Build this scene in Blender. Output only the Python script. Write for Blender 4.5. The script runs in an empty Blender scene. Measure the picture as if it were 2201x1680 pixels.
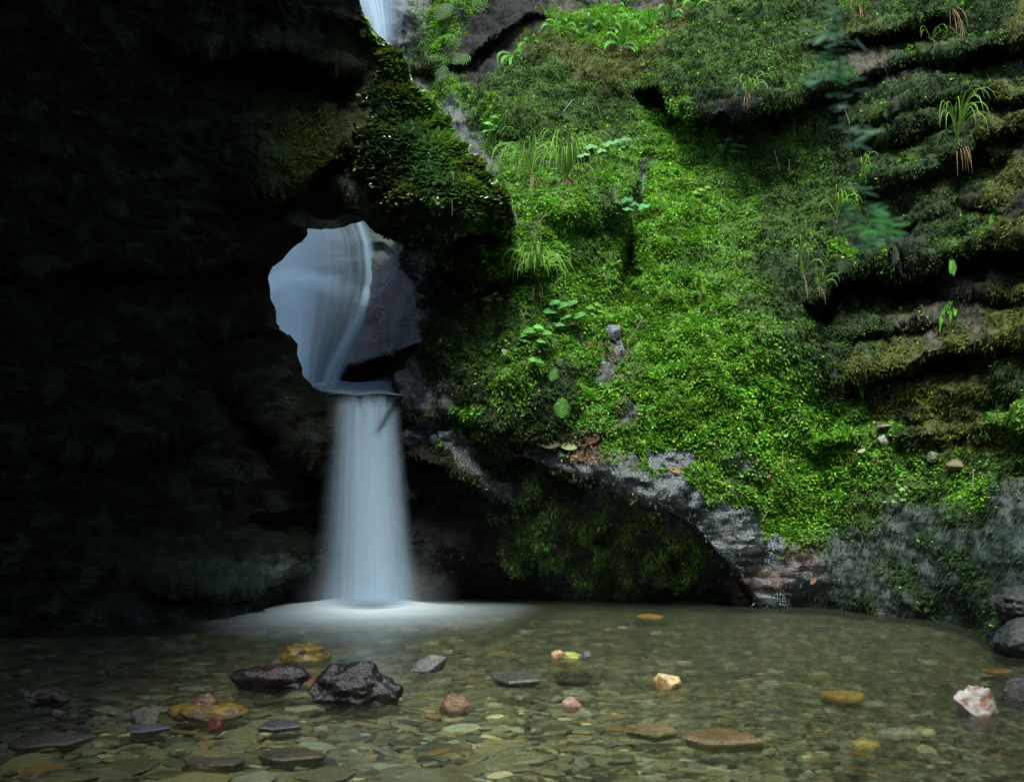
import bpy, math, random
import numpy as np
from mathutils import Vector

rnd = random.Random(7)
rng = np.random.default_rng(11)
scene = bpy.context.scene
COL = scene.collection

# ------------------------------------------------------------------ camera
F = 2200.0; CX, CY = 1100.5, 840.0
PITCH = math.atan(220.0 / F)
CAM = np.array([0.0, 0.0, 1.2])
cd = bpy.data.cameras.new("camera"); cam = bpy.data.objects.new("camera", cd); COL.objects.link(cam)
cam.location = CAM; cam.rotation_euler = (math.pi / 2 + PITCH, 0, 0)
cd.sensor_width = 36.0; cd.lens = 36.0 * F / 2201.0; cd.clip_end = 200; cd.clip_start = 0.05
cd.dof.use_dof = True; cd.dof.focus_distance = 7.8; cd.dof.aperture_fstop = 3.6
scene.camera = cam

def P(px, py, Y):
    """point in the place that lies on this bearing, Y metres into the gorge"""
    px = np.asarray(px, float); py = np.asarray(py, float); Y = np.asarray(Y, float)
    dx = (px - CX) / F; dv = (CY - py) / F
    dy = math.cos(PITCH) - dv * math.sin(PITCH); dz = math.sin(PITCH) + dv * math.cos(PITCH)
    t = Y / dy
    return np.stack(np.broadcast_arrays(CAM[0] + dx * t, CAM[1] + Y, CAM[2] + dz * t), -1)

def groundY(py, z=0.0):
    dv = (CY - py) / F
    dy = math.cos(PITCH) - dv * math.sin(PITCH); dz = math.sin(PITCH) + dv * math.cos(PITCH)
    return (z - CAM[2]) / dz * dy

# ------------------------------------------------------------------ noise
_perm = np.random.default_rng(3).permutation(256); _perm = np.concatenate([_perm, _perm, _perm])
_g = np.random.default_rng(4).normal(size=(256, 3)); _g /= np.linalg.norm(_g, axis=1)[:, None]
def perlin(p):
    p = np.asarray(p, float); i = np.floor(p).astype(int); f = p - i; i &= 255
    u = f * f * f * (f * (f * 6 - 15) + 10)
    out = 0
    for a in (0, 1):
        for b in (0, 1):
            for c in (0, 1):
                h = _perm[_perm[_perm[i[..., 0] + a] + i[..., 1] + b] + i[..., 2] + c]
                g = _g[h]
                d = g[..., 0] * (f[..., 0] - a) + g[..., 1] * (f[..., 1] - b) + g[..., 2] * (f[..., 2] - c)
                w = (u[..., 0] if a else 1 - u[..., 0]) * (u[..., 1] if b else 1 - u[..., 1]) * (u[..., 2] if c else 1 - u[..., 2])
                out = out + w * d
    return out * 1.6
def fbm(p, o=4, ridge=False):
    s = 0; a = 1.0; t = 0
    p = np.asarray(p, float)
    for k in range(o):
        n = perlin(p * (2.03 ** k) + 17.3 * k)
        if ridge: n = 1 - 2 * np.abs(n)
        s = s + a * n; t += a; a *= 0.5
    return s / t
def sstep(a, b, x):
    t = np.clip((x - a) / (b - a), 0, 1); return t * t * (3 - 2 * t)

# ------------------------------------------------------------------ object helpers
def tag(o, label=None, cat=None, group=None, kind=None):
    if label: o["label"] = label
    if cat: o["category"] = cat
    if group: o["group"] = group
    if kind: o["kind"] = kind
    return o

def make_mesh(name, V, faces, mat, parent=None, col=None, smooth=True, extra=None, link=True):
    """faces: (n,4) / (n,3) int array, or a list of such arrays"""
    if not isinstance(faces, (list, tuple)): faces = [faces]
    faces = [np.asarray(f, int) for f in faces if len(f)]
    me = bpy.data.meshes.new(name)
    V = np.asarray(V, np.float32)
    me.vertices.add(len(V)); me.vertices.foreach_set("co", V.ravel())
    nl = sum(f.size for f in faces); nf = sum(len(f) for f in faces)
    me.loops.add(nl); me.polygons.add(nf)
    me.loops.foreach_set("vertex_index", np.concatenate([f.ravel() for f in faces]).astype(np.int32))
    st = []; o = 0
    for f in faces:
        st.append(o + np.arange(len(f)) * f.shape[1]); o += f.size
    me.polygons.foreach_set("loop_start", np.concatenate(st).astype(np.int32))
    me.polygons.foreach_set("use_smooth", np.full(nf, bool(smooth)))
    me.update(calc_edges=True)
    if col is not None:
        c = np.ones((len(V), 4), np.float32); c[:, :3] = col
        at = me.color_attributes.new("Col", 'FLOAT_COLOR', 'POINT'); at.data.foreach_set("color", c.ravel())
    for k, a in (extra or {}).items():
        at = me.attributes.new(k, 'FLOAT', 'POINT'); at.data.foreach_set("value", np.asarray(a, np.float32).ravel())
    if mat: me.materials.append(mat)
    ob = bpy.data.objects.new(name, me)
    if link: COL.objects.link(ob)
    if parent: ob.parent = parent
    return ob

def empty(name, loc=(0, 0, 0)):
    o = bpy.data.objects.new(name, None); COL.objects.link(o); o.location = loc; o.empty_display_size = 0.1
    return o

def recenter(o, loc):
    """put the object's origin at its base"""
    loc = np.asarray(loc, float); me = o.data
    a = np.empty(len(me.vertices) * 3, np.float32); me.vertices.foreach_get("co", a)
    a = a.reshape(-1, 3) - loc.astype(np.float32); me.vertices.foreach_set("co", a.ravel()); me.update()
    o.location = loc
    return o

# ------------------------------------------------------------------ materials
class N:
    def __init__(s, name):
        s.m = bpy.data.materials.new(name); s.m.use_nodes = True
        s.t = s.m.node_tree; s.t.nodes.clear(); s.out = s.n('ShaderNodeOutputMaterial')
    def n(s, kind, **kw):
        x = s.t.nodes.new(kind)
        for k, v in kw.items():
            if k.startswith('i_'):
                key = k[2:]; key = int(key) if key.isdigit() else key.replace('_', ' ')
                x.inputs[key].default_value = v
            else: setattr(x, k, v)
        return x
    def l(s, a, b): s.t.links.new(a, b)
    def noise(s, scale, detail=4, rough=.55, vec=None, dist=0):
        x = s.n('ShaderNodeTexNoise'); x.inputs['Scale'].default_value = scale; x.inputs['Detail'].default_value = detail
        x.inputs['Roughness'].default_value = rough; x.inputs['Distortion'].default_value = dist
        if vec: s.l(vec, x.inputs['Vector'])
        return x
    def geo(s): return s.n('ShaderNodeNewGeometry').outputs['Position']
    def maprange(s, src, a, b, c, d):
        x = s.n('ShaderNodeMapRange'); s.l(src, x.inputs[0])
        for i, v in enumerate((a, b, c, d)): x.inputs[i + 1].default_value = v
        return x.outputs[0]
    def mul(s, a, b, fac=1.0, mode='MULTIPLY'):
        x = s.n('ShaderNodeMix', data_type='RGBA', blend_type=mode); x.inputs[0].default_value = fac
        s.l(a, x.inputs[6]); s.l(b, x.inputs[7]); return x.outputs[2]
    def math(s, op, a, b=None, v=None):
        x = s.n('ShaderNodeMath', operation=op); s.l(a, x.inputs[0])
        if b is not None: s.l(b, x.inputs[1])
        if v is not None: x.inputs[1].default_value = v
        return x.outputs[0]

def rock_mat(name, bump=.6, sc=1.0, fine=1.0, spec=1., lay=9):
    n = N(name); pos = n.n('ShaderNodeTexCoord').outputs['Object']
    colr = n.n('ShaderNodeAttribute', attribute_name='Col').outputs['Color']
    wet = n.n('ShaderNodeAttribute', attribute_name='wet').outputs['Fac']
    n1 = n.noise(9 * sc, 8, .65, pos); n2 = n.noise(45 * sc, 6, .7, pos)
    r1 = n.maprange(n1.outputs[0], .3, .7, .45, 1.6); r2 = n.maprange(n2.outputs[0], .3, .7, .6, 1.4)
    v = n.math('MULTIPLY', r1, r2)
    cc = n.n('ShaderNodeVectorMath', operation='SCALE'); n.l(colr, cc.inputs[0]); n.l(v, cc.inputs[3])
    b = n.n('ShaderNodeBsdfPrincipled'); n.l(cc.outputs[0], b.inputs['Base Color'])
    ro = n.maprange(wet, 0, 1, .9, .2)
    ro2 = n.math('ADD', ro, n.maprange(n2.outputs[0], .3, .7, -.08, .12)); n.l(ro2, b.inputs['Roughness'])
    n.l(n.maprange(wet, 0, 1, .12 * spec, .85 * spec), b.inputs['Specular IOR Level'])
    # strata lines and fine grain
    mp = n.n('ShaderNodeMapping'); n.l(pos, mp.inputs[0]); mp.inputs['Rotation'].default_value = (0, .28, 0)
    mp.inputs['Scale'].default_value = (1.2, 1.2, lay)
    n3 = n.noise(3.2 * sc, 6, .6, mp.outputs[0])
    bp = n.n('ShaderNodeBump'); bp.inputs['Strength'].default_value = bump; bp.inputs['Distance'].default_value = .05
    h = n.math('ADD', n.math('MULTIPLY', n3.outputs[0], v=.9), n.math('MULTIPLY', n2.outputs[0], v=.5 * fine))
    n.l(h, bp.inputs['Height']); n.l(bp.outputs[0], b.inputs['Normal'])
    n.l(b.outputs[0], n.out.inputs[0]); return n.m

def leaf_mat(name, gloss=.4, trans=.3, objcol=None, spec=.25):
    n = N(name)
    if objcol: src = n.n('ShaderNodeRGB'); src.outputs[0].default_value = (*objcol, 1); c = src.outputs[0]
    else: c = n.n('ShaderNodeAttribute', attribute_name='Col').outputs['Color']
    pos = n.n('ShaderNodeTexCoord').outputs['Object']
    nz = n.noise(30, 3, .6, pos); v = n.maprange(nz.outputs[0], .3, .7, .7, 1.3)
    cc = n.n('ShaderNodeVectorMath', operation='SCALE'); n.l(c, cc.inputs[0]); n.l(v, cc.inputs[3])
    b = n.n('ShaderNodeBsdfPrincipled'); n.l(cc.outputs[0], b.inputs['Base Color']); b.inputs['Roughness'].default_value = gloss; b.inputs['Specular IOR Level'].default_value = spec
    t = n.n('ShaderNodeBsdfTranslucent'); n.l(cc.outputs[0], t.inputs[0])
    m = n.n('ShaderNodeMixShader'); m.inputs[0].default_value = trans
    n.l(b.outputs[0], m.inputs[1]); n.l(t.outputs[0], m.inputs[2]); n.l(m.outputs[0], n.out.inputs[0]); return n.m

def stone_mat(name, rough=.35):
    n = N(name)
    c = n.n('ShaderNodeAttribute', attribute_name='Col').outputs['Color']
    pos = n.n('ShaderNodeTexCoord').outputs['Object']
    nz = n.noise(14, 6, .7, pos); v = n.maprange(nz.outputs[0], .3, .7, .55, 1.5)
    cc = n.n('ShaderNodeVectorMath', operation='SCALE'); n.l(c, cc.inputs[0]); n.l(v, cc.inputs[3])
    b = n.n('ShaderNodeBsdfPrincipled'); n.l(cc.outputs[0], b.inputs['Base Color'])
    n2 = n.noise(60, 5, .7, pos); n.l(n.maprange(n2.outputs[0], .3, .7, rough - .15, rough + .2), b.inputs['Roughness'])
    bp = n.n('ShaderNodeBump'); bp.inputs['Strength'].default_value = .5; bp.inputs['Distance'].default_value = .02
    n.l(n2.outputs[0], bp.inputs['Height']); n.l(bp.outputs[0], b.inputs['Normal'])
    n.l(b.outputs[0], n.out.inputs[0]); return n.m

def pebble_mat():
    n = N('pebble')
    c = n.n('ShaderNodeAttribute', attribute_name='Col').outputs['Color']
    b = n.n('ShaderNodeBsdfPrincipled'); pos = n.geo()
    nz = n.noise(40, 4, .7, pos); v = n.maprange(nz.outputs[0], .3, .7, .65, 1.35)
    cc = n.n('ShaderNodeVectorMath', operation='SCALE'); n.l(c, cc.inputs[0]); n.l(v, cc.inputs[3])
    n.l(cc.outputs[0], b.inputs['Base Color']); b.inputs['Roughness'].default_value = .6
    n.l(b.outputs[0], n.out.inputs[0]); return n.m

def falls_mat(name, tint=(.48, .62, .74)):
    n = N(name)
    d = n.n('ShaderNodeAttribute', attribute_name='dens').outputs['Fac']
    df = n.n('ShaderNodeBsdfDiffuse'); df.inputs[0].default_value = (*tint, 1)
    tl = n.n('ShaderNodeBsdfTranslucent'); tl.inputs[0].default_value = (*tint, 1)
    m1 = n.n('ShaderNodeMixShader'); m1.inputs[0].default_value = .4; n.l(df.outputs[0], m1.inputs[1]); n.l(tl.outputs[0], m1.inputs[2])
    tr = n.n('ShaderNodeBsdfTransparent')
    m2 = n.n('ShaderNodeMixShader'); n.l(d, m2.inputs[0]); n.l(tr.outputs[0], m2.inputs[1]); n.l(m1.outputs[0], m2.inputs[2])
    n.l(m2.outputs[0], n.out.inputs[0]); return n.m

def water_mat():
    n = N('pool_water')
    pos = n.geo()
    mp = n.n('ShaderNodeMapping'); n.l(pos, mp.inputs[0]); mp.inputs['Scale'].default_value = (1.3, 2.2, 1)
    nz = n.noise(3.2, 4, .55, mp.outputs[0])
    bp = n.n('ShaderNodeBump'); bp.inputs['Strength'].default_value = .4; bp.inputs['Distance'].default_value = .06
    n.l(nz.outputs[0], bp.inputs['Height'])
    fr = n.n('ShaderNodeFresnel'); fr.inputs[0].default_value = 1.33
    tr = n.n('ShaderNodeBsdfTransparent'); tr.inputs[0].default_value = (.86, .92, .78, 1)
    rf = n.n('ShaderNodeBsdfRefraction'); rf.inputs['IOR'].default_value = 1.12; rf.inputs['Roughness'].default_value = .10
    rf.inputs[0].default_value = (.86, .92, .78, 1); n.l(bp.outputs[0], rf.inputs['Normal'])
    mr = n.n('ShaderNodeMixShader'); n.l(n.n('ShaderNodeAttribute', attribute_name='blur').outputs['Fac'], mr.inputs[0]); n.l(tr.outputs[0], mr.inputs[1]); n.l(rf.outputs[0], mr.inputs[2])
    mk = n.n('ShaderNodeBsdfDiffuse'); mk.inputs[0].default_value = (.08, .10, .065, 1)
    murk = n.n('ShaderNodeAttribute', attribute_name='murk').outputs['Fac']
    mm = n.n('ShaderNodeMixShader'); n.l(murk, mm.inputs[0]); n.l(mr.outputs[0], mm.inputs[1]); n.l(mk.outputs[0], mm.inputs[2])
    gl = n.n('ShaderNodeBsdfGlossy'); gl.inputs['Roughness'].default_value = .16; n.l(bp.outputs[0], gl.inputs['Normal'])
    mx = n.n('ShaderNodeMixShader'); n.l(n.math('MULTIPLY', fr.outputs[0], v=.6), mx.inputs[0]); n.l(mm.outputs[0], mx.inputs[1]); n.l(gl.outputs[0], mx.inputs[2])
    n.l(mx.outputs[0], n.out.inputs[0]); return n.m
WATER_REFR = .5

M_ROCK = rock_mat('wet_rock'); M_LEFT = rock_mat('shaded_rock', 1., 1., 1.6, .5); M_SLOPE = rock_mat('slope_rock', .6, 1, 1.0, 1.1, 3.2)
M_MOSS = leaf_mat('moss', .7, .25, spec=.1); M_LEAF = leaf_mat('small_leaves', .38, .3); M_FROND = leaf_mat('frond', .5, .3, spec=.15); M_SCALE = leaf_mat('wet_scales', .28, .2, spec=.6)
M_STONE = stone_mat('stone', .2); M_STONEDRY = stone_mat('dry_stone', .6); M_PEB = pebble_mat(); M_FALL = falls_mat('falling_water')
M_WATER = water_mat(); M_FOAM = falls_mat('foam', (.80, .93, 1.)); M_VEIL = falls_mat('inner_veil', (.60, .84, .98))
M_TWIG = leaf_mat('twig', .7, .02)

# ------------------------------------------------------------------ cliff sheets
def tps(pts):
    pts = np.array(pts, float); X = pts[:, :2] / 1000.; n = len(X)
    def K(r2): return r2 * np.log(np.maximum(r2, 1e-12)) * .5
    r2 = ((X[:, None] - X[None]) ** 2).sum(-1)
    A = np.zeros((n + 3, n + 3)); A[:n, :n] = K(r2) + np.eye(n) * 1e-3; A[:n, n] = 1; A[:n, n + 1:] = X; A[n, :n] = 1; A[n + 1:, :n] = X.T
    w = np.linalg.solve(A, np.concatenate([pts[:, 2], [0, 0, 0]]))
    def f(px, py):
        q = np.stack([px, py], -1) / 1000.; s = w[n] + q @ w[n + 1:]
        for i in range(n): s = s + w[i] * K(((q - X[i]) ** 2).sum(-1))
        return s
    return f

def ledge(px, py, line, amp, w=14, L=45, up=.35, Lu=40, wob=7, fade=60):
    line = np.array(line, float); yc = np.interp(px, line[:, 0], line[:, 1])
    yc = yc + wob * perlin(np.stack([px / 45., yc * 0 + line[0, 1], yc * 0], -1)) + wob * .5 * perlin(np.stack([px / 14., yc * 0 + line[0, 1] + 3, yc * 0], -1))
    s = py - yc; e = sstep(line[0, 0] - fade, line[0, 0] + 5, px) * (1 - sstep(line[-1, 0] - 5, line[-1, 0] + fade, px))
    d = np.where(s > 0, sstep(0, w, s) * np.exp(-np.maximum(s - w, 0) / L) * amp * (1 + up) - up * amp, -up * amp * np.exp(np.minimum(s, 0) / Lu))
    d = np.where(s > 0, d + up * amp * (1 - np.exp(-np.maximum(s - w, 0) / L)) * sstep(0, w, s), d)
    return d * e

def inpoly(px, py, poly):
    poly = np.array(poly, float); r = np.zeros(px.shape, bool); n = len(poly); j = n - 1
    for i in range(n):
        xi, yi = poly[i]; xj, yj = poly[j]
        if yi != yj:
            c = ((yi > py) != (yj > py)) & (px < (xj - xi) * (py - yi) / (yj - yi) + xi); r ^= c
        j = i
    return r

def nearest(px, py, poly):
    poly = np.array(poly, float); bx = px.copy(); by = py.copy(); bd = np.full(px.shape, 1e9)
    for i in range(len(poly)):
        a = poly[i - 1]; b = poly[i]; d = b - a; L = (d ** 2).sum()
        if L == 0: continue
        t = np.clip(((px - a[0]) * d[0] + (py - a[1]) * d[1]) / L, 0, 1)
        qx = a[0] + t * d[0]; qy = a[1] + t * d[1]; dd = (qx - px) ** 2 + (qy - py) ** 2
        m = dd < bd; bx[m] = qx[m]; by[m] = qy[m]; bd[m] = dd[m]
    return bx, by, np.sqrt(bd)

def wiggle(poly, amp, seed=0, sub=8):
    """resample a closed outline into short edges and roughen it"""
    out = []; n = len(poly)
    for i in range(n):
        a = np.array(poly[i], float); b = np.array(poly[(i + 1) % n], float); L = np.linalg.norm(b - a); k = max(1, min(80, int(L / sub)))
        for j in range(k): out.append(a + (b - a) * j / k)
    out = np.array(out); q = np.stack([out[:, 0] / 22., out[:, 1] / 22., np.full(len(out), seed)], -1)
    out[:, 0] += amp * fbm(q, 3); out[:, 1] += amp * fbm(q + 50, 3)
    return out

class Sheet: pass
def sheet(x0, x1, y0, y1, step, depth, poly, hole=None, disp=None, back=.7):
    xs = np.arange(x0, x1 + step, step, dtype=float); ys = np.arange(y0, y1 + step, step, dtype=float)
    gx, gy = np.meshgrid(xs, ys); H, W = gx.shape
    cxm = (gx[:-1, :-1] + gx[1:, 1:]) / 2; cym = (gy[:-1, :-1] + gy[1:, 1:]) / 2
    keep = inpoly(cxm, cym, poly)
    if hole is not None: keep &= ~inpoly(cxm, cym, hole)
    cnt = np.zeros((H, W), int)
    cnt[:-1, :-1] += keep; cnt[1:, :-1] += keep; cnt[:-1, 1:] += keep; cnt[1:, 1:] += keep
    bd = (cnt > 0) & (cnt < 4)
    polys = [poly] + ([hole] if hole is not None else [])
    bx, by, bdist = gx[bd].copy(), gy[bd].copy(), np.full(bd.sum(), 1e9)
    for pl in polys:
        nx, ny, nd = nearest(gx[bd], gy[bd], pl); m = nd < bdist; bx[m] = nx[m]; by[m] = ny[m]; bdist[m] = nd[m]
    ok = bdist < step * 1.6; sx, sy = gx[bd], gy[bd]; sx[ok] = bx[ok]; sy[ok] = by[ok]; gx[bd] = sx; gy[bd] = sy
    D = depth(gx, gy); V = P(gx, gy, D)
    def normals(V):
        du = np.gradient(V, axis=1); dv = np.gradient(V, axis=0); n = np.cross(du, dv)
        n /= np.maximum(np.linalg.norm(n, axis=-1), 1e-9)[..., None]
        s = np.sign((n * (V - CAM)).sum(-1)); n = -n * np.where(s == 0, 1, s)[..., None]; return n
    n0 = normals(V)
    if disp is not None: V = V + n0 * disp(V, gx, gy)[..., None]
    nn = normals(V)
    S = Sheet(); S.gx, S.gy, S.V, S.n, S.keep, S.H, S.W = gx, gy, V, nn, keep, H, W
    idx = -np.ones((H, W), int); used = cnt > 0; idx[used] = np.arange(used.sum())
    fa = np.stack([idx[:-1, :-1][keep], idx[1:, :-1][keep], idx[1:, 1:][keep], idx[:-1, 1:][keep]], -1)
    S.used = used; Vv = V[used]; S.px, S.py = gx[used], gy[used]; S.nv = nn[used]
    # rim: the rock turns back into the cliff along every open edge
    e = {}
    ed = np.concatenate([fa[:, [0, 1]], fa[:, [1, 2]], fa[:, [2, 3]], fa[:, [3, 0]]])
    key = np.sort(ed, 1); k = key[:, 0] * (len(Vv) + 1) + key[:, 1]
    u, inv, c = np.unique(k, return_inverse=True, return_counts=True); be = ed[c[inv] == 1]
    bv = np.unique(be); mapb = -np.ones(len(Vv), int); mapb[bv] = np.arange(len(bv)) + len(Vv)
    ray = (Vv[bv] - CAM); ray /= np.linalg.norm(ray, axis=1)[:, None]
    rim = Vv[bv] + ray * back
    fr = np.stack([be[:, 1], be[:, 0], mapb[be[:, 0]], mapb[be[:, 1]]], -1)
    S.allV = np.concatenate([Vv, rim]); S.faces = np.concatenate([fa, fr]); S.bv = bv
    return S
def full(S, a): return np.concatenate([a, a[S.bv]])

HOLE = [(657,489),(660,503),(646,519),(622,538),(606,558),(586,572),(576,599),(581,615),(581,639),(592,668),(593,695),(604,708),(625,721),
        (640,740),(638,764),(649,791),(649,807),(660,818),(672,832),(690,841),(760,845),(830,846),(852,838),(864,812),(899,767),(914,732),(907,700),(909,673),(897,647),
        (894,620),(872,582),(865,564),(875,546),(870,530),(849,514),(809,503),(793,482),(782,467),(756,475),(716,490),(686,490)]
# ---- front (left) cliff
WL = [(-900,1392),(0,1350),(250,1346),(460,1335),(560,1312),(640,1296),(700,1288),(880,1284),(1000,1284),(1200,1286),(1400,1294),(1560,1300),(1640,1304),(1750,1304),(1900,1322),(2000,1332),(2080,1346),(2130,1380),(2201,1392),(2400,1440),(2700,1560)]
def wl_pts(x0, x1):
    r = []
    for x, y in WL:
        if x0 <= x <= x1: g = groundY(y); r += [(x, y, g), (x, y + 110, g + .15)]
    return r
LEFT = [(-900,-1200),(150,-1200),(500,-500),(725,-150),(768,0),(775,30),(800,60),(830,92),(862,115),(874,140),(878,175),(910,200),(945,235),(970,270),
        (977,310),(1010,335),(1060,375),(1090,405),(1103,450),(1092,480),(1060,505),(1000,520),(930,525),(862,512),(850,700),(850,834),(905,850),(925,1000),(925,1480),(-900,1480)]
cp_left = wl_pts(-900, 950) + [(-600,1100,8.4),(-600,600,7.6),(-600,0,6.6),(-600,-600,4.4),(-600,-1200,2.6),
  (0,1100,9.1),(0,700,9.0),(0,300,8.6),(0,0,7.8),(0,-500,5.6),(0,-1200,3.4),
  (300,1150,9.9),(300,700,9.9),(300,300,9.6),(300,0,9.0),(300,-500,7.0),
  (550,1150,10.8),(550,900,10.9),(550,600,10.6),(550,300,10.2),(550,0,9.8),(500,-500,7.8),(500,-1200,5.0),
  (700,870,11.25),(700,1050,11.35),(780,870,11.4),(860,1050,11.5),(915,880,11.8),(918,1000,12.1),(918,1250,12.2),(800,1200,11.5),(640,1150,11.2),
  (640,440,10.5),(715,440,10.45),(715,486,11.0),(660,482,10.8),(780,462,11.1),(700,380,10.35),(600,500,10.6),
  (800,300,10.2),(800,100,10.6),(750,-100,9.8),(650,-500,8.6),(900,250,10.6),(960,330,10.5),(1050,425,10.3),(1000,380,10.3),(1000,448,10.1),(1085,446,10.2),(930,445,10.05),(870,380,10.35),(860,428,9.95),(800,400,10.1),
  (870,505,11.7),(950,515,11.7),(1050,500,11.6)]
f_left = tps(cp_left)  # out-of-frame top leans over as a roof shaped to shade this side
def depth_left(px, py):
    d = f_left(px, py)
    d = d + ledge(px, py, [(745,402),(800,432),(860,438),(925,430)], .35, 8, 60, .25, 40)
    d = d + ledge(px, py, [(935,452),(1010,462),(1098,456)], .35, 10, 60, .2, 30)
    d = d + ledge(px, py, [(380,100),(480,108),(620,112),(730,150)], .5, 16, 90, .5, 60)
    d = d + ledge(px, py, [(520,420),(600,405),(660,380),(740,330)], .3, 12, 60, .4, 60)
    d = d + ledge(px, py, [(60,590),(200,560),(380,575),(560,560)], .35, 18, 90, .3, 80)
    d = d + ledge(px, py, [(450,705),(540,700),(620,706)], .25, 10, 60, .3, 60)
    d = d + ledge(px, py, [(500,830),(560,900),(620,960),(690,1010)], .4, 18, 60, .4, 60)
    d = d + ledge(px, py, [(580,1105),(640,1095),(700,1080)], .2, 8, 30, .4, 30)
    d = d + ledge(px, py, [(350,1262),(470,1270),(560,1262),(600,1240),(660,1225)], .28, 10, 40, .5, 40)
    d = d + ledge(px, py, [(100,960),(250,980),(400,930)], .3, 14, 70, .3, 60)
    return d
def disp_left(V, gx, gy):
    q = V * np.array([1, 1, 1.7]) + np.array([0, 0, 0])
    d = .34 * fbm(q * .9, 3) + .11 * fbm(V * np.array([2.6, 2.6, 5]) + 9, 4, True) + .05 * fbm(V * 10, 3, True)
    s = V[..., 2] * .96 - V[..., 0] * .22 + .25 * fbm(V * 1.3, 2)
    st = np.abs(((s * 3.1) % 1) - .5) * 2
    d = d + .05 * st ** .5 * sstep(-.1, .5, fbm(V * .8 + 4, 2))
    damp = sstep(0, 60, nearest(gx, gy, HOLE)[2]) * .8 + .2
    fade = 1 - .8 * sstep(1330, 1345, gy)
    return d * damp * .8
left_poly = wiggle(LEFT, 6, 2); hole_w = wiggle(HOLE, 2.2, 5, 6)
SL = sheet(-900, 1110, -1200, 1440, 5, depth_left, left_poly, hole_w, disp_left, .8)

def blobs(px, py, base, specs, warp=18, seed=1.):
    q = np.stack([px / 60., py / 60., np.full(px.shape, seed)], -1)
    wx = px + warp * fbm(q, 4) * 2; wy = py + warp * fbm(q + 31, 4) * 2
    c = np.tile(np.array(base, float), (len(px), 1))
    for (x, y, rx, ry, ang, colr, soft) in specs:
        a = math.radians(ang); dx = wx - x; dy = wy - y
        u = (dx * math.cos(a) + dy * math.sin(a)) / rx; v = (-dx * math.sin(a) + dy * math.cos(a)) / ry
        m = 1 - sstep(1 - soft, 1 + soft, np.sqrt(u * u + v * v)); c = c * (1 - m[:, None]) + np.array(colr) * m[:, None]
    return c
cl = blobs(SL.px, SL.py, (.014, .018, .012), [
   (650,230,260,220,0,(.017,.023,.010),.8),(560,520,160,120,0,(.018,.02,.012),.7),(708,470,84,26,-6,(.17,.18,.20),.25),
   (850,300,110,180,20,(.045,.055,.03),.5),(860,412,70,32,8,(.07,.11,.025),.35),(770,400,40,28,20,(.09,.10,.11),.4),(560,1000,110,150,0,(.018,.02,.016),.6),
   (600,1240,150,35,-6,(.09,.11,.11),.5),(450,1240,120,35,4,(.022,.045,.03),.6),(620,650,40,90,0,(.06,.04,.03),.6),(620,330,70,60,0,(.035,.06,.025),.6)])  # pale patch by the left waterline is a painted wet glint
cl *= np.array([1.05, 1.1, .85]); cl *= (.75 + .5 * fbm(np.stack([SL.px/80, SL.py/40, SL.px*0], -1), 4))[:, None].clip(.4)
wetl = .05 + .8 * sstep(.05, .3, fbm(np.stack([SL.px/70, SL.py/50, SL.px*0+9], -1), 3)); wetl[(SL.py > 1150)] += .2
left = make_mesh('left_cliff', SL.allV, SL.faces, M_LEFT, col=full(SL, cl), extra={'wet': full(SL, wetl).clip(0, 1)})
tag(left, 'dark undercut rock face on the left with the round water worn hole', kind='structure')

# ---- the mossy slope on the right
SLOPE = [(735,-260),(2500,-260),(2760,400),(2760,1600),(880,1480),(858,1280),(858,832),(862,700),(870,600),(868,540),(840,500),(735,440)]
cp_s = wl_pts(1000, 2700) + [(880,1280,11.6),
  (1000,1200,11.5),(1300,1200,11.5),(1480,1250,11.6),(900,1100,11.6),(930,1000,11.25),(1000,1090,11.3),
  (1000,960,11.0),(1110,985,10.9),(1300,1020,10.8),(1430,1090,10.75),(1550,1190,10.85),(1200,1120,11.1),(1350,1150,11.15),
  (900,880,11.2),(950,800,11.15),(930,700,11.35),(940,600,11.5),(1000,640,11.25),(1000,500,11.8),(1100,480,11.6),(900,500,12.3),
  (1200,800,10.95),(1400,800,11.1),(1600,800,11.0),(1800,800,11.1),(2000,800,10.7),(2200,800,9.7),
  (1200,650,11.2),(1350,600,11.7),(1500,600,11.7),(1700,600,11.3),(1900,600,11.5),(2200,560,10.3),
  (1200,420,12.1),(1380,430,12.6),(1600,420,12.5),(1800,420,12.0),(2000,400,11.3),(2200,400,10.4),
  (1100,260,13.7),(1300,250,13.8),(1450,260,13.5),(1560,190,12.7),(1750,150,12.4),(1900,200,12.0),(2200,200,10.8),
  (1180,110,14.6),(1300,85,14.6),(1450,60,14.6),(1550,60,13.8),(1700,0,13.3),(1900,0,12.8),(2200,0,11.4),(1300,0,16.2),(1100,0,16),
  (1060,340,14.0),(1000,280,14.6),(940,190,15.3),(900,330,15.3),(900,100,16.2),(850,0,16.5),(760,100,16.8),(760,0,17),(760,-200,17.5),(1030,120,15.4),(800,400,15.8),
  (1000,-200,17),(1500,-200,16.2),(2000,-200,13.8),(2400,-200,11.8),(2500,200,9.6),(2500,600,8.2),(2600,1000,6.2),
  (1900,920,11.1),(2050,930,10.5),(2200,950,9.5),(1750,1000,11.1),(1900,1010,10.75),(2050,1060,10.0),(2200,1100,9.0),(1650,1100,11.0),(1800,1150,10.75),(1950,1150,10.25),(2100,1200,9.35),(2200,1250,8.6)]
f_s = tps(cp_s)
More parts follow.
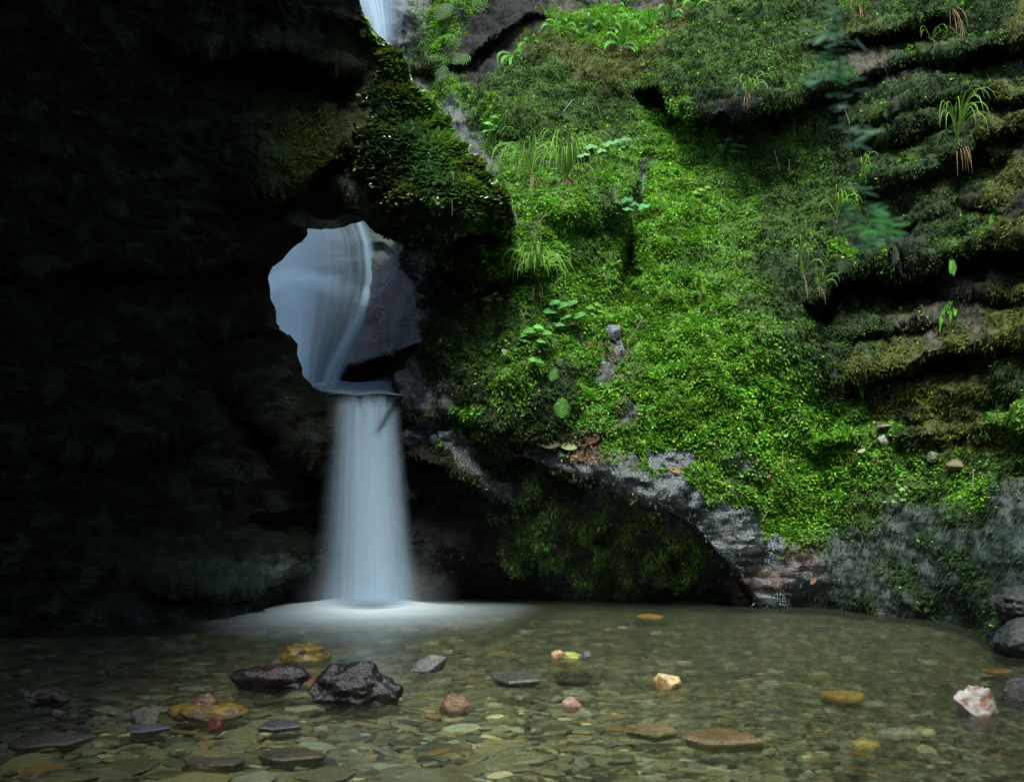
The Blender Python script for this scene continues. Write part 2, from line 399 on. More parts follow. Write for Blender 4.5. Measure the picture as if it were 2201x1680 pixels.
def depth_slope(px, py):
    d = f_s(px, py)
    d += ledge(px, py, [(1415,185),(1440,232),(1520,246),(1620,236),(1700,212),(1770,180)], .75, 14, 45, .5, 70)
    d += ledge(px, py, [(1790,88),(1850,66),(1930,58),(2010,30)], .7, 14, 45, .4, 50)
    d += ledge(px, py, [(1780,190),(1880,150),(1960,120),(2060,108),(2200,80)], .5, 12, 40, .4, 50)
    d += ledge(px, py, [(2040,118),(2110,112),(2230,96)], .4, 12, 30, .4, 40)
    d += ledge(px, py, [(1860,262),(1930,232),(2010,206),(2110,190)], .45, 12, 30, .4, 40)
    d += ledge(px, py, [(1900,290),(2000,262),(2080,232),(2200,198)], .55, 12, 34, .4, 40)
    d += ledge(px, py, [(2060,330),(2120,285),(2250,240)], .7, 14, 60, .2, 40)
    d += ledge(px, py, [(1890,385),(1960,368),(2060,350),(2130,330)], .55, 12, 34, .4, 40)
    d += ledge(px, py, [(1950,480),(2060,440),(2130,430)], .35, 10, 30, .4, 40)
    d += ledge(px, py, [(1770,640),(1800,590),(1880,560),(2000,560),(2090,520),(2200,505)], .9, 20, 60, .35, 50)
    d += ledge(px, py, [(2040,622),(2110,628),(2230,630)], .35, 10, 24, .4, 30)
    d += ledge(px, py, [(1850,715),(1920,704),(1985,688)], .35, 10, 30, .3, 30)
    d += ledge(px, py, [(1860,800),(1950,778),(2040,746),(2120,735),(2230,722)], .6, 12, 45, .35, 40)
    d += ledge(px, py, [(1780,925),(1860,918),(1960,915),(2070,900),(2200,880)], -.35, 16, 60, .1, 60)
    d += ledge(px, py, [(950,160),(1040,150),(1120,100),(1180,62),(1240,30)], -.3, 10, 60, .1, 60)
    d += ledge(px, py, [(925,150),(990,135),(1050,90),(1130,30)], .5, 12, 40, .2, 40)
    d += ledge(px, py, [(955,570),(1010,585),(1080,590),(1150,575)], .35, 9, 30, .6, 30)
    d += ledge(px, py, [(920,640),(980,640),(1050,610)], .25, 9, 24, .3, 30)
    d += ledge(px, py, [(900,905),(960,890),(1000,905)], .2, 8, 14, .2, 30)
    # edge of the wet slabs over the undercut
    d += ledge(px, py, [(895,985),(960,1000),(1030,1040),(1110,1082)], .55, 10, 70, .3, 30, 3)
    d += ledge(px, py, [(1110,985),(1210,1010),(1330,1040),(1420,1085),(1500,1140),(1580,1230),(1640,1300)], .24, 10, 110, .3, 40, 3)
    d += ledge(px, py, [(1390,1240),(1470,1245),(1530,1262)], .5, 10, 60, .1, 30)
    # moss cushion above the little gully, and the gully
    r = np.hypot((px - 1250) / 150, (py - 400) / 85); d -= .55 * np.exp(-r ** 4)
    d += .5 * np.exp(-((px - np.interp(py, [330, 470, 560, 700, 780, 950], [1392, 1372, 1355, 1325, 1300, 1270])) / 17) ** 2) * sstep(320, 350, py) * (1 - sstep(600, 690, py))
    r = np.hypot((px - 1060) / 130, (py - 800) / 160); d -= .3 * np.exp(-r ** 3)
    # the shallow scoop at lower right
    r = np.hypot((px - 1830) / 200, (py - 1150) / 90); d += .12 * np.exp(-r ** 2)
    return d
def disp_slope(V, gx, gy):
    soft = .22 * fbm(V * .9 + 3, 3) + .15 * fbm(V * np.array([2.1, 2.1, 2.6]), 3) + .085 * fbm(V * 5.5, 3) + .028 * fbm(V * 17, 2) * (1 - .8 * sstep(950, 1010, gy))
    zt = V[..., 2] - .30 * V[..., 0] * sstep(2.0, 4.0, V[..., 2]); rr = .10 * fbm(np.stack([V[..., 0] * .9, V[..., 1] * .9, zt * 8.5], -1) + 2, 4, True)
    k = sstep(1780, 1950, gx) * (1 - sstep(880, 930, gy))
    lo = sstep(1040, 1120, gy)
    return soft * (1 - .45 * lo) + rr * (k * .9 + .25 * lo)
SS = sheet(730, 2770, -260, 1480, 4, depth_slope, SLOPE, hole_w, disp_slope, .5)

# what grows where (50 px cells, x 700..2200, y 0..1350)
MAP = """
rrrrrllkkkududubdmmmmdmmdmdmddbbb
rrrrrlkkkkLLLLLbmmmmmmdbmdmdddbbb
rrrrdlkkkbbbbbbmmmmmmmdudmdmdbbbd
rrrrddkkmmmbbbmmmmmmmmmuudbdmddkb
rrrrrggmmmmmmmmmmdddmddmdddddbbdb
rrrrrrrgmmmmmmgLdkkddmddmddddbbbd
rrrrrrrgmmmmmglLgbmmgmddmddddbrdk
rrrrrrrrgmmmlggLggmmmgdddmdddbbdr
rrrrrrrgglglmgLLLggmmmmgddbddbbkr
kkkkkkkdllLlmgLLLggmmmddddddkbkbd
kkkkkkkkdlLlmLLLLggmmmddddddmbbbr
kkkkkklllllmlLLlggmdddlddkdmdbbb
kkkkkkdllllLlLLLLggmddddlukdukbbb
kkkkkdmmmllLLLLLLLmmddddddukubbbb
kkkkkdmmmlllLLLLLLggmdddduububbbb
kkkkdmmmlmllllLLLLLgmdddbbubbbbbb
kkkkdddmlldlrllLLLLLgddbbbbbbdddd
kkkkdrddlddlLLLLLLLLLgdddbbbbddbb
kkkkdrlddddllrLLLLLLgLLlbdbbbggbb
kkkkkddddddrlLLLLgLLLLLlLdbbbbbbd
kkkkkkddkdddwrlLllwLLLLLllmlmmmll
kkkkkkkkddkkwdwwgllLLLLmmmmllsrss
kkkkkkkkdddddddwwwwLLLgmssdmdssss
kkkkkkkkdddddddddwwLLgdssdddsssdd
kkkkkkkkddddddddgdRrRRssdsddddssd
kkkkkkkkkkdddddddkRRwwssddsddddms
kkkkkkkkkkkssssddkRssssddsddddmms
kkkkkkkkkkssssssdkkRRssRRssddddmm
""".split()
W0 = 31
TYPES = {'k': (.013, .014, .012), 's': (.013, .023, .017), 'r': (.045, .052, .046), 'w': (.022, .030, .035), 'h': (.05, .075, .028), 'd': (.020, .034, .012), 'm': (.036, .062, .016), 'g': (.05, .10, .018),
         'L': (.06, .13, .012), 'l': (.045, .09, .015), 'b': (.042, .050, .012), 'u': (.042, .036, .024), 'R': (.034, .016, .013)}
keys = list(TYPES)
grid = np.zeros((len(MAP), W0), int)
for j, row in enumerate(MAP):
    row = (row + 'rrrrrrr')[:W0]
    if j == 11: row = row[:5] + 'L' + row[6:]
    if 9 <= j <= 17: row = row[:4] + row[4:7].replace('k', 's') + row[7:]
    if j >= 21: row = ''.join('hshdhs'[(i * 5 + j * 3) % 6] if (8 <= i <= 17 and ch == 'd') else ch for i, ch in enumerate(row))
    if j >= 21: row = ''.join('s' if (i >= 19 and ch == 'd' and (i + 2 * j) % 3) else ch for i, ch in enumerate(row))
    for i, ch in enumerate(row): grid[j, i] = keys.index(ch)
def typew(px, py, warp=26, seed=0):
    """soft weights of every ground kind at these places"""
    q = np.stack([px / 55., py / 55., np.full(px.shape, 3.3 + seed)], -1)
    wx = px + warp * 2 * fbm(q, 4); wy = py + warp * 2 * fbm(q + 40, 4)
    u = np.clip((wx - 700) / 50., 0, W0 - 1.001); v = np.clip(wy / 50., 0, len(MAP) - 1.001)
    i = u.astype(int); j = v.astype(int); fu = sstep(.1, .9, u - i); fv = sstep(.1, .9, v - j)
    out = np.zeros(px.shape + (len(keys),)); ar = np.arange(px.size)
    o2 = out.reshape(-1, len(keys))
    for a in (0, 1):
        for b in (0, 1):
            w = (fu if a else 1 - fu) * (fv if b else 1 - fv)
            np.add.at(o2, (ar, grid[np.clip(j + b, 0, len(MAP) - 1), np.clip(i + a, 0, W0 - 1)].ravel()), w.ravel())
    k = np.zeros(px.shape)
    for line, hw in WETLINES:
        line = np.array(line, float)
        d = np.full(px.shape, 1e9)
        for a, b in zip(line[:-1], line[1:]):
            e = b - a; t = np.clip(((wx0(px, wx) - a[0]) * e[0] + (wx0(py, wy) - a[1]) * e[1]) / (e @ e), 0, 1)
            d = np.minimum(d, np.hypot(wx0(px, wx) - a[0] - t * e[0], wx0(py, wy) - a[1] - t * e[1]))
        k = np.maximum(k, 1 - sstep(hw * .75, hw * 1.15, d))
    out = out * (1 - k[..., None]); out[..., keys.index('w')] += k
    return out
def wx0(a, b): return a * .75 + b * .25
WETLINES = [([(885,925),(945,925),(975,950)], 24), ([(975,950),(1010,995)], 22), ([(1010,995),(1060,1045),(1100,1072)], 13), ([(1115,976),(1200,990),(1300,1016),(1380,1045)], 17),
            ([(1380,1045),(1450,1095),(1530,1165),(1590,1215)], 22), ([(1410,985),(1480,975)], 26), ([(1440,1040),(1490,1090)], 34), ([(1560,1190),(1640,1200),(1660,1170)], 24), ([(1640,1280),(1690,1290)], 16), ([(1310,705),(1325,760)], 15), ([(880,790),(900,860)], 26), ([(1389,345),(1376,400),(1370,470),(1360,540)], 8)]
TW = typew(SS.px, SS.py)
TC = np.array([TYPES[k] for k in keys])
cs = TW @ TC
vn = SS.V[SS.used]
cs *= (1 + .5 * fbm(vn * 4, 4) + .35 * fbm(vn * 14, 3))[:, None].clip(.3)
# ground colour lighter on surfaces that face up, darker where they face down
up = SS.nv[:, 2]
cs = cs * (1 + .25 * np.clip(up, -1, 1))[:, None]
wets = TW @ np.array([{'k': .1, 's': .65, 'r': .5, 'w': 1., 'h': .2, 'd': .1, 'm': .05, 'g': .05, 'L': .1, 'l': .1, 'b': .1, 'u': .35, 'R': .9}[k] for k in keys])
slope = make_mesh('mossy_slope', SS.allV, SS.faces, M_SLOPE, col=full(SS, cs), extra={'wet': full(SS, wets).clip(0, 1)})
tag(slope, 'steep green mossy rock slope with ledges right of the waterfall', kind='structure')

# ---- chamber behind the hole
cp_c = [(480,380,12.6),(600,400,13.4),(750,400,13.4),(900,400,12.8),(1000,400,12.2),(480,650,12.6),(600,650,13.2),(720,650,13.1),(800,640,12.7),(900,640,12.0),(1000,640,11.7),
        (480,900,12.5),(600,830,12.7),(720,830,12.4),(800,800,12.3),(900,760,11.8),(1000,900,11.6),(850,560,12.5),(805,520,12.9)]
f_c = tps(cp_c)
def depth_c(px, py):
    d = f_c(px, py) + ledge(px, py, [(735,792),(785,776),(822,765),(889,744),(925,728)], .55, 9, 60, .15, 30, 3)
    d += ledge(px, py, [(600,560),(700,560),(790,548)], -.1, 9, 60, .15, 30, 3)
    d += ledge(px, py, [(820,520),(860,548),(900,570)], .12, 12, 40, .15, 30, 3)
    return d
SC = sheet(480, 1000, 330, 900, 4, depth_c, [(480,330),(1000,330),(1000,880),(480,880)], None,
           lambda V, a, b: .10 * fbm(V * 1.6, 3) + .018 * fbm(V * 11, 3, True), .3)
cc_ = blobs(SC.px, SC.py, (.06, .066, .068), [(830,660,24,110,4,(.05,.028,.028),.5),(850,530,60,26,15,(.06,.085,.045),.6),(800,830,180,42,-8,(.035,.035,.032),.2),
                                            (870,600,30,70,-30,(.06,.06,.06),.5)], 10)
cc_ *= (1 + .35 * fbm(SC.V[SC.used] * 7, 4))[:, None]
ch = make_mesh('back_cliff', SC.allV, SC.faces, M_ROCK, col=full(SC, cc_), extra={'wet': full(SC, np.full(len(SC.px), .75))})
tag(ch, 'smooth grey rock wall seen through the round hole', kind='structure')

# ---- gorge walls added out of frame, leaning in to shut the light out
def gorge():
    th = np.linspace(math.radians(-20), math.radians(200), 90); zz = np.linspace(-.6, 9, 30)
    T, Z = np.meshgrid(th, zz); R = 1 - .62 * (np.clip(Z, 0, 9) / 9) ** 1.4
    V = np.stack([7.6 * R * np.cos(-T), 2.5 + 8.5 * R * np.sin(-T), Z], -1)
    V[..., :2] *= (1 + .07 * fbm(V * .5, 4))[..., None]
    H, W = T.shape; id_ = np.arange(H * W).reshape(H, W)
    f = np.stack([id_[:-1, :-1].ravel(), id_[:-1, 1:].ravel(), id_[1:, 1:].ravel(), id_[1:, :-1].ravel()], -1)
    o = make_mesh('unseen_gorge_wall', V.reshape(-1, 3), f, M_ROCK, col=np.tile((.03, .04, .025), (H * W, 1)), extra={'wet': np.full(H * W, .2)})
    tag(o, 'unseen mossy gorge walls shaped to close off light round the pool', kind='structure')
gorge()
def high_sun_block():  # unseen wall put in to keep sun out of the chamber
    xs, zz = np.meshgrid(np.linspace(-7.5, -1.7, 60), np.linspace(6.9, 12, 50)); H, W = xs.shape
    V = np.stack([xs, 9.9 - .12 * (zz - 6) + .5 * fbm(np.stack([xs, zz, zz * 0], -1) * .6, 4), zz], -1); V[:, -1, 0] += .4 * fbm(V[:, -1] * 1.2, 3)
    B = V + np.array([0, .9, 0]); i = np.arange(H * W).reshape(H, W); q = lambda i: np.stack([i[:-1, :-1].ravel(), i[:-1, 1:].ravel(), i[1:, 1:].ravel(), i[1:, :-1].ravel()], -1)
    side = np.stack([i[:-1, -1], i[:-1, -1] + H * W, i[1:, -1] + H * W, i[1:, -1]], -1); top = np.stack([i[-1, :-1], i[-1, 1:], i[-1, 1:] + H * W, i[-1, :-1] + H * W], -1)
    o = make_mesh('unseen_sun_block', np.concatenate([V.reshape(-1, 3), B.reshape(-1, 3)]), np.concatenate([q(i), q(i)[:, ::-1] + H * W, side, top]), M_ROCK, col=np.tile((.03, .04, .025), (2 * H * W, 1)), extra={'wet': np.full(2 * H * W, .2)})
    tag(o, 'unseen wall added above the undercut rock to block the sun', kind='structure')
high_sun_block()

# ------------------------------------------------------------------ scattering small plants
def scatter(S, n, dens):
    k = np.argwhere(S.keep); a = S.V[k[:, 0], k[:, 1]]; b = S.V[k[:, 0] + 1, k[:, 1]]; c = S.V[k[:, 0] + 1, k[:, 1] + 1]; d = S.V[k[:, 0], k[:, 1] + 1]
    area = np.linalg.norm(np.cross(b - a, d - a), axis=1)
    gx = S.gx[k[:, 0], k[:, 1]]; gy = S.gy[k[:, 0], k[:, 1]]
    inf = (gx > -40) & (gx < 2260) & (gy > -60) & (gy < 1480)
    w = np.minimum(area, .004) * dens(gx, gy, S.n[k[:, 0], k[:, 1]]) * inf; w /= w.sum()
    ii = rng.choice(len(k), n, p=w); s = rng.random((n, 1)); t = rng.random((n, 1))
    pos = a[ii] * (1 - s) * (1 - t) + b[ii] * s * (1 - t) + c[ii] * s * t + d[ii] * (1 - s) * t
    nr = S.n[k[ii, 0], k[ii, 1]]
    return pos, nr, gx[ii] + 4 * rng.random(n), gy[ii] + 4 * rng.random(n)

def unit(v): return v / np.maximum(np.linalg.norm(v, axis=-1, keepdims=True), 1e-9)
def leaf_cloud(pos, dirs, nrm, L, Wd, fold=.25, shape='diamond', bend=0.):
    """one small kite per leaf: base, two shoulders, tip"""
    side = unit(np.cross(dirs, nrm)); nn_ = unit(np.cross(side, dirs))
    L = L[:, None]; Wd = Wd[:, None]
    base = pos; mid = pos + dirs * L * .5
    if shape == 'diamond':
        V = np.stack([base, mid + side * Wd * .5 - nn_ * Wd * fold, base + dirs * L - nn_ * L * bend, mid - side * Wd * .5 - nn_ * Wd * fold], 1)
        n = len(pos); f = np.arange(n * 4).reshape(n, 4); return V.reshape(-1, 3), f, 4
    ang = np.array([-2.6, -1.57, -.6, 0.0, .6, 1.57, 2.6]); c = np.cos(ang) * .5 + .5; s = np.sin(ang) * .5
    V = np.stack([base + dirs * L * c[i] + side * Wd * s[i] - nn_ * Wd * fold * abs(s[i]) * 1.2 for i in range(len(ang))], 1)
    n = len(pos); m = len(ang); f = np.arange(n * m).reshape(n, m); return V.reshape(-1, 3), f, m

DOWN = np.array([0, 0, -1.])
def moss(S, n, dens, colf, Lr, name, label, mat, hang=.8, out=.7, wr=(.28, .5), shape='diamond', jit=.5, fold=.25):
    pos, nr, px, py = scatter(S, n, dens)
    j = rng.normal(size=(n, 3)) * jit
    dirs = unit(nr * out + DOWN * hang + j); nz = unit(nr * .8 + np.array([0, 0, .8]) + rng.normal(size=(n, 3)) * .35)
    clump = fbm(pos * 5, 3)
    L = rng.uniform(*Lr, n) * (1 + .5 * clump); Wd = L * rng.uniform(*wr, n)
    V, f, m = leaf_cloud(pos + nr * (rng.random((n, 1)) * .02 + .012 * clump[:, None]), dirs, nz, L, Wd, fold, shape, .1)
    c = colf(px, py, pos) * rng.uniform(.6, 1.5, (n, 1)) * (1 + .5 * clump[:, None] + .35 * fbm(pos * 1.7, 2)[:, None] + .35 * fbm(pos * .7 + 5, 2)[:, None]).clip(.3)
    c[:, 0] *= rng.uniform(.7, 1.5, n)
    o = make_mesh(name, V, f, mat, col=np.repeat(c, m, 0), smooth=False)
    tag(o, label, 'moss' if 'moss' in name else 'leaves', kind='stuff')
    return o
def mixw(d): return np.array([d.get(k, 0) for k in keys])
mossd = mixw({'h': 1.0, 'd': 1., 'm': 1.1, 'g': .9, 'L': .5, 'l': .8, 'b': .9, 'u': .22, 's': .22, 'r': .08, 'R': .05, 'k': .1, 'w': .03})
MC = TC * np.array([1.3, 1.65, 1.2]) * np.array([{'d': .72, 'm': .75, 'g': 1.15, 'L': 1.25, 'l': 1.05, 'h': 2.2, 's': .9, 'b': 1.1}.get(k, 1.) for k in keys])[:, None]
def dens_moss(px, py, nr): return typew(px, py) @ mossd * (.35 + .9 * sstep(-.35, .25, fbm(np.stack([px / 26, py / 20, px * 0], -1), 3)))
def col_moss(px, py, pos): return (typew(px, py) @ MC) * np.where(rng.random(len(px)) < .12, 2.0, 1.0)[:, None]
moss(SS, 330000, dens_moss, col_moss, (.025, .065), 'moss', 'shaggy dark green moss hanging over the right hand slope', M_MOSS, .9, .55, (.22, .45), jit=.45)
leafd = mixw({'L': 1.6, 'l': .6, 'g': .15, 'm': .04, 'd': .012, 'w': .005})
def dens_leaf(px, py, nr):
    return typew(px, py) @ leafd * (.06 + 1.2 * sstep(-.06, .2, fbm(np.stack([px / 30, py / 26, px * 0 + 7], -1), 3))) * (.5 + .5 * sstep(-.3, .3, nr[:, 2]))
def col_leaf(px, py, pos):
    k = rng.random((len(px), 1)); a = np.array([.075, .22, .022]); b = np.array([.20, .46, .04]); w = np.array([.16, .34, .14])
    c = a * (1 - k) + b * k; return np.where(rng.random((len(px), 1)) < .05, w, c)
moss(SS, 170000, dens_leaf, col_leaf, (.013, .035), 'ground_cover', 'bright green carpet of tiny round leaves on the slope', M_LEAF, .25, .8, (.8, 1.1), 'round', .45, .12)

# leafy scales on the ridge above the hole
def ridge_d(px, py, nr):
    m = 1 - sstep(.75, 1.1, np.sqrt(((px - 905) / 150) ** 2 * 1 + ((py - 300) / 190) ** 2 - .0 * px))
    edge = nearest(px.astype(float), py.astype(float), np.array(LEFT)[4:21])[2]
    nz_ = 46 * fbm(np.stack([px / 38., py / 38., px * 0 + 2.], -1), 3)
    return ((sstep(755, 840, px + nz_ - np.clip(py - 380, 0, 60))) * (py + nz_ * .5 < 474) * (py > -20) * (.25 + .9 * sstep(-25, 10, nz_)) * (.25 * m + sstep(.0, 1, m) + 1.6 * (edge < 26))) * (px > 760)
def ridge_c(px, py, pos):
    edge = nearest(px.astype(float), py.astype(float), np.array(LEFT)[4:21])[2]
    b = np.tile(np.array([.06, .15, .04]), (len(px), 1)); e = np.array([.14, .26, .03])  # e: light along the rim, painted as brighter leaf colour
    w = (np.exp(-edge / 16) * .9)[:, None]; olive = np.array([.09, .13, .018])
    c = b * (1 - w) * (.35 + .65 * sstep(780, 930, px + (py - 250) * -.2))[:, None] + e * w; o = sstep(0, .3, fbm(pos * 2.3, 2))[:, None] * .6; return c * (1 - o) + olive * o  # leaves darken to the left as painted shade
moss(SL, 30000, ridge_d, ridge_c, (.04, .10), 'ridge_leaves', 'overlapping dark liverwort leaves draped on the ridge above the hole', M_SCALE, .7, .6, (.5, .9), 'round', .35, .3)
moss(SL, 16000, lambda px, py, nr: np.exp(-((px - 870) / 60.) ** 2 - ((py - 410) / 26.) ** 2) + .25 * (np.exp(-((px - 640) / 60.) ** 2 - ((py - 320) / 60.) ** 2)),
     lambda px, py, pos: np.tile(np.array([.09, .14, .018]), (len(px), 1)), (.012, .03), 'moss', 'short olive moss on the slab over the hole', M_MOSS, .3, .8, (.3, .5))

# ------------------------------------------------------------------ pool
def bed_z(x, y):
    q = np.stack([np.asarray(x, float) * .6, np.asarray(y, float) * .6, np.zeros_like(np.asarray(x, float))], -1)
    near = sstep(5.0, 9.5, y); right = sstep(-1.0, 2.5, x)
    return -.07 - .30 * near - .10 * right * (1 - near) + .035 * fbm(q, 3)
gx, gy = np.meshgrid(np.linspace(-11, 11, 200), np.linspace(-6, 13, 180))
bz = bed_z(gx, gy); H, W = gx.shape; ids = np.arange(H * W).reshape(H, W)
gf = np.stack([ids[:-1, :-1].ravel(), ids[:-1, 1:].ravel(), ids[1:, 1:].ravel(), ids[1:, :-1].ravel()], -1)
bed = make_mesh('pool_bed', np.stack([gx, gy, bz], -1).reshape(-1, 3), gf, M_ROCK, col=np.tile((.055, .055, .035), (H * W, 1)) * (1 + .4 * fbm(np.stack([gx, gy, gx * 0], -1).reshape(-1, 3) * 6, 3))[:, None], extra={'wet': np.zeros(H * W)})
tag(bed, 'silty gravel bed of the pool', kind='structure')
gm = .015 + .10 * sstep(6.0, 10.2, gy) + .04 * sstep(0, 3, gx)
water = make_mesh('water', np.stack([gx, gy, gx * 0], -1).reshape(-1, 3), gf, M_WATER, extra={'murk': gm.ravel(), 'blur': (.15 + .6 * sstep(5.0, 7.5, gy) + .42 * sstep(-.2, 1.8, gx)).clip(0, .92).ravel()})
tag(water, 'clear shallow pool at the foot of the waterfall', kind='structure')

# pebbles
PC = [((.15, .125, .07), 'olive'), ((.115, .115, .085), 'grey green'), ((.24, .25, .20), 'pale grey'), ((.07, .052, .03), 'dark brown'), ((.20, .11, .035), 'orange brown'),
      ((.035, .035, .030), 'blackish'), ((.48, .40, .25), 'cream'), ((.06, .065, .045), 'dark green')]
PW = np.array([.27, .24, .09, .14, .035, .13, .025, .08]); PW /= PW.sum()
def shard(n, a, b, h, seed):
    r = np.random.default_rng(seed); th = np.sort((np.arange(n) + r.uniform(-.3, .3, n)) / n * 2 * math.pi)
    rr = r.uniform(.78, 1.08, n); x = np.cos(th) * rr * a; y = np.sin(th) * rr * b
    return x, y
def pebbles_arrays(items):
    Vs = []; F4 = []; Ft = []; Cs = []; o = 0; n = 7
    for (x, y, z, a, b, h, rot, tx, ty, c, sd) in items:
        X, Y = shard(n, a, b, h, sd); k = .82
        X2, Y2 = X * k, Y * k; cr, sr = math.cos(rot), math.sin(rot)
        px_ = np.concatenate([X2, X, X * .9]); py_ = np.concatenate([Y2, Y, Y * .9]); pz_ = np.concatenate([np.full(n, h), np.full(n, h * .45), np.full(n, -h)])
        pz_ = pz_ + px_ * tx + py_ * ty
        Vs.append(np.stack([x + px_ * cr - py_ * sr, y + px_ * sr + py_ * cr, z + pz_], -1))
        i = np.arange(n); j = (i + 1) % n
        Ft.append((o + i)[None]); F4.append(np.stack([o + i, o + n + i, o + n + j, o + j], -1)); F4.append(np.stack([o + n + i, o + 2 * n + i, o + 2 * n + j, o + n + j], -1))
        Cs.append(np.tile(c, (3 * n, 1))); o += 3 * n
    return np.concatenate(Vs), [np.concatenate(Ft), np.concatenate(F4)], np.concatenate(Cs)
items = []
for k in range(15000):
    y = 3.4 + 7.2 * rnd.random() ** 1.25; hw = y * .52 + .3; x = rnd.uniform(-hw, hw)
    ci = int(rng.choice(len(PC), p=PW)); s = .56 * (rnd.random() ** 3.4) + .17
    a = .145 * s * (1 + .35 * (x < 0)); b = a * rnd.uniform(.4, .85)
    if x > 1.2: a *= .8; b *= .8
    h = rnd.uniform(.006, .016) * (1.3 if a > .05 else 1)
    c = np.array(PC[ci][0]) * rnd.uniform(.65, 1.3)
    z = float(bed_z(np.array([x]), np.array([y]))[0]) + rnd.uniform(-.002, .022)
    items.append([x, y, z, a, b, h, rnd.gauss(.1, .5), rnd.gauss(0, .10), rnd.gauss(0, .10), c, k, ci])
items.sort(key=lambda t: -(t[3] * t[4]) / t[1] ** 3)
big, rest = items[:230], items[230:]
V, Fc, Cc = pebbles_arrays([t[:11] for t in rest])
tag(make_mesh('gravel', V, Fc, M_PEB, col=Cc, smooth=False), 'countless small slate chips covering the pool bed', 'gravel', kind='stuff')
for t in big:
    nm = PC[t[11]][1]; side = 'left' if t[0] < -.6 else ('right' if t[0] > .9 else 'middle'); c = t[9]
    t2 = [0, 0, 0] + t[3:11]; t2[3] *= 1.15; t2[4] *= 1.1
    V, Fc, Cc = pebbles_arrays([t2])
    o = make_mesh('pebble', V, Fc, M_PEB, col=Cc, smooth=False); o.location = (t[0], t[1], t[2] + .012)
    tag(o, f'flat {nm} slate pebble among the larger ones on the {side} foreground pool bed', 'pebble', f'{nm} pebbles on the {side} pool bed')

# ------------------------------------------------------------------ rocks
def ico(sub):
    import bmesh
    bm = bmesh.new(); bmesh.ops.create_icosphere(bm, subdivisions=sub, radius=1)
    V = np.array([v.co[:] for v in bm.verts]); Fq = np.array([[v.index for v in f.verts] for f in bm.faces]); bm.free(); return V, Fq
ICO = {k: ico(k) for k in (3, 4, 5)}
def rock_mesh(sx, sy, sz, seed, rough=.18, cuts=7, sub=4, power=1.0, lump=1.6):
    V, Fq = ICO[sub]; V = V.copy(); r = np.random.default_rng(seed)
    V *= (1 + .28 * fbm(V * lump * .6 + seed, 2))[:, None]
    for k in range(cuts):
        d = unit(r.normal(size=3) * np.array([1, 1, 1.3])); t = r.uniform(.55, .85); s = V @ d; m = s > t
        V[m] -= np.outer((s[m] - t) * .93, d)
    V *= (1 + rough * fbm(V * 2.8 + seed, 4) + rough * .6 * fbm(V * 7 + seed, 3, True))[:, None]
    return V * np.array([sx, sy, sz]), Fq
def two_tone(V, a, b, seed, sc=2.5, bias=0.):
    m = sstep(-.1, .2, fbm(V / np.abs(V).max() * sc + seed, 3) + bias)[:, None]; return np.array(a) * (1 - m) + np.array(b) * m
def pool_rock(name, x0, x1, ytop, ybase, ca, cb, label, seed, rough=.18, cuts=7, deep=.6, mat=None, lump=1.6, z0=0., sub=4, cat='rock', tilt=0, bias=0.):
    Yg = float(groundY(ybase, z0)); c = P((x0 + x1) / 2, ybase, Yg); sc = Yg / F
    w = (x1 - x0) * sc / 2; h = (ybase - ytop) * sc; h = max(h, .02)
    sy = w * deep
    V, Fq = rock_mesh(w * 1.12, sy, h * 1.3, seed, rough, cuts, sub, lump=lump)
    V[:, 2] += tilt * V[:, 0]
    V[:, 2] *= h * 1.0 / max(1e-6, np.percentile(V[:, 2], 99.5)) if V[:, 2].max() > 0 else 1
    V[:, 2] = np.where(V[:, 2] < 0, V[:, 2] * .8, V[:, 2])
    k = w / max(abs(V[:, 0].max()), abs(V[:, 0].min())); V[:, 0] *= k * 1.02
    col_ = two_tone(V, ca, cb, seed, bias=bias)
    o = make_mesh(name, V, Fq, mat or M_STONE, col=col_); o.location = (c[0], c[1] + sy * .35, c[2])
    tag(o, label, cat); return o
R = pool_rock
R('wet_rock', 596, 712, 1383, 1417, (.15, .105, .012), (.07, .055, .02), 'lumpy ochre yellow rock standing behind the black rocks', 3, .32, 4, lump=2.6)
R('wet_rock', 492, 668, 1431, 1474, (.010, .007, .008), (.03, .014, .017), 'low purplish black rock lying left against the craggy one', 5, .22, 6, lump=2.2)
R('wet_rock', 650, 862, 1428, 1500, (.009, .009, .009), (.018, .014, .013), 'large craggy black wet rock, biggest in the pool', 8, .2, 9, .7, sub=5, lump=2.0)
R('wet_rock', 880, 960, 1409, 1440, (.06, .07, .075), (.09, .08, .06), 'small smooth blue grey rock right of the craggy black one', 12, .1, 8, tilt=.3)
R('wet_rock', 945, 1019, 1495, 1522, (.15, .09, .045), (.08, .06, .035), 'rounded tan rock with dark cracks below the blue grey one', 14, .12, 6)
R('wet_rock', 46, 156, 1476, 1504, (.10, .065, .025), (.05, .035, .02), 'low brown rock nearest the left edge of the pool', 17, .3, 5)
R('wet_rock', 352, 528, 1515, 1534, (.15, .10, .01), (.06, .035, .012), 'flat mustard yellow rock just breaking the surface at left', 19, .2, 6, .7)
R('wet_rock', 405, 470, 1492, 1530, (.09, .03, .018), (.13, .08, .03), 'rust red knob of rock on the mustard yellow one', 20, .3, 5)
R('wet_rock', 276, 352, 1521, 1552, (.09, .08, .05), (.05, .05, .045), 'small mottled grey rock left of the mustard yellow one', 23, .28, 6)
R('wet_rock', 445, 488, 1537, 1562, (.11, .03, .02), (.06, .02, .015), 'little red brown rock in front of the mustard one', 26, .2, 6)
R('wet_rock', 1402, 1465, 1448, 1476, (.36, .27, .12), (.24, .15, .06), 'small cream coloured peaked rock in the middle of the pool', 29, .15, 7)
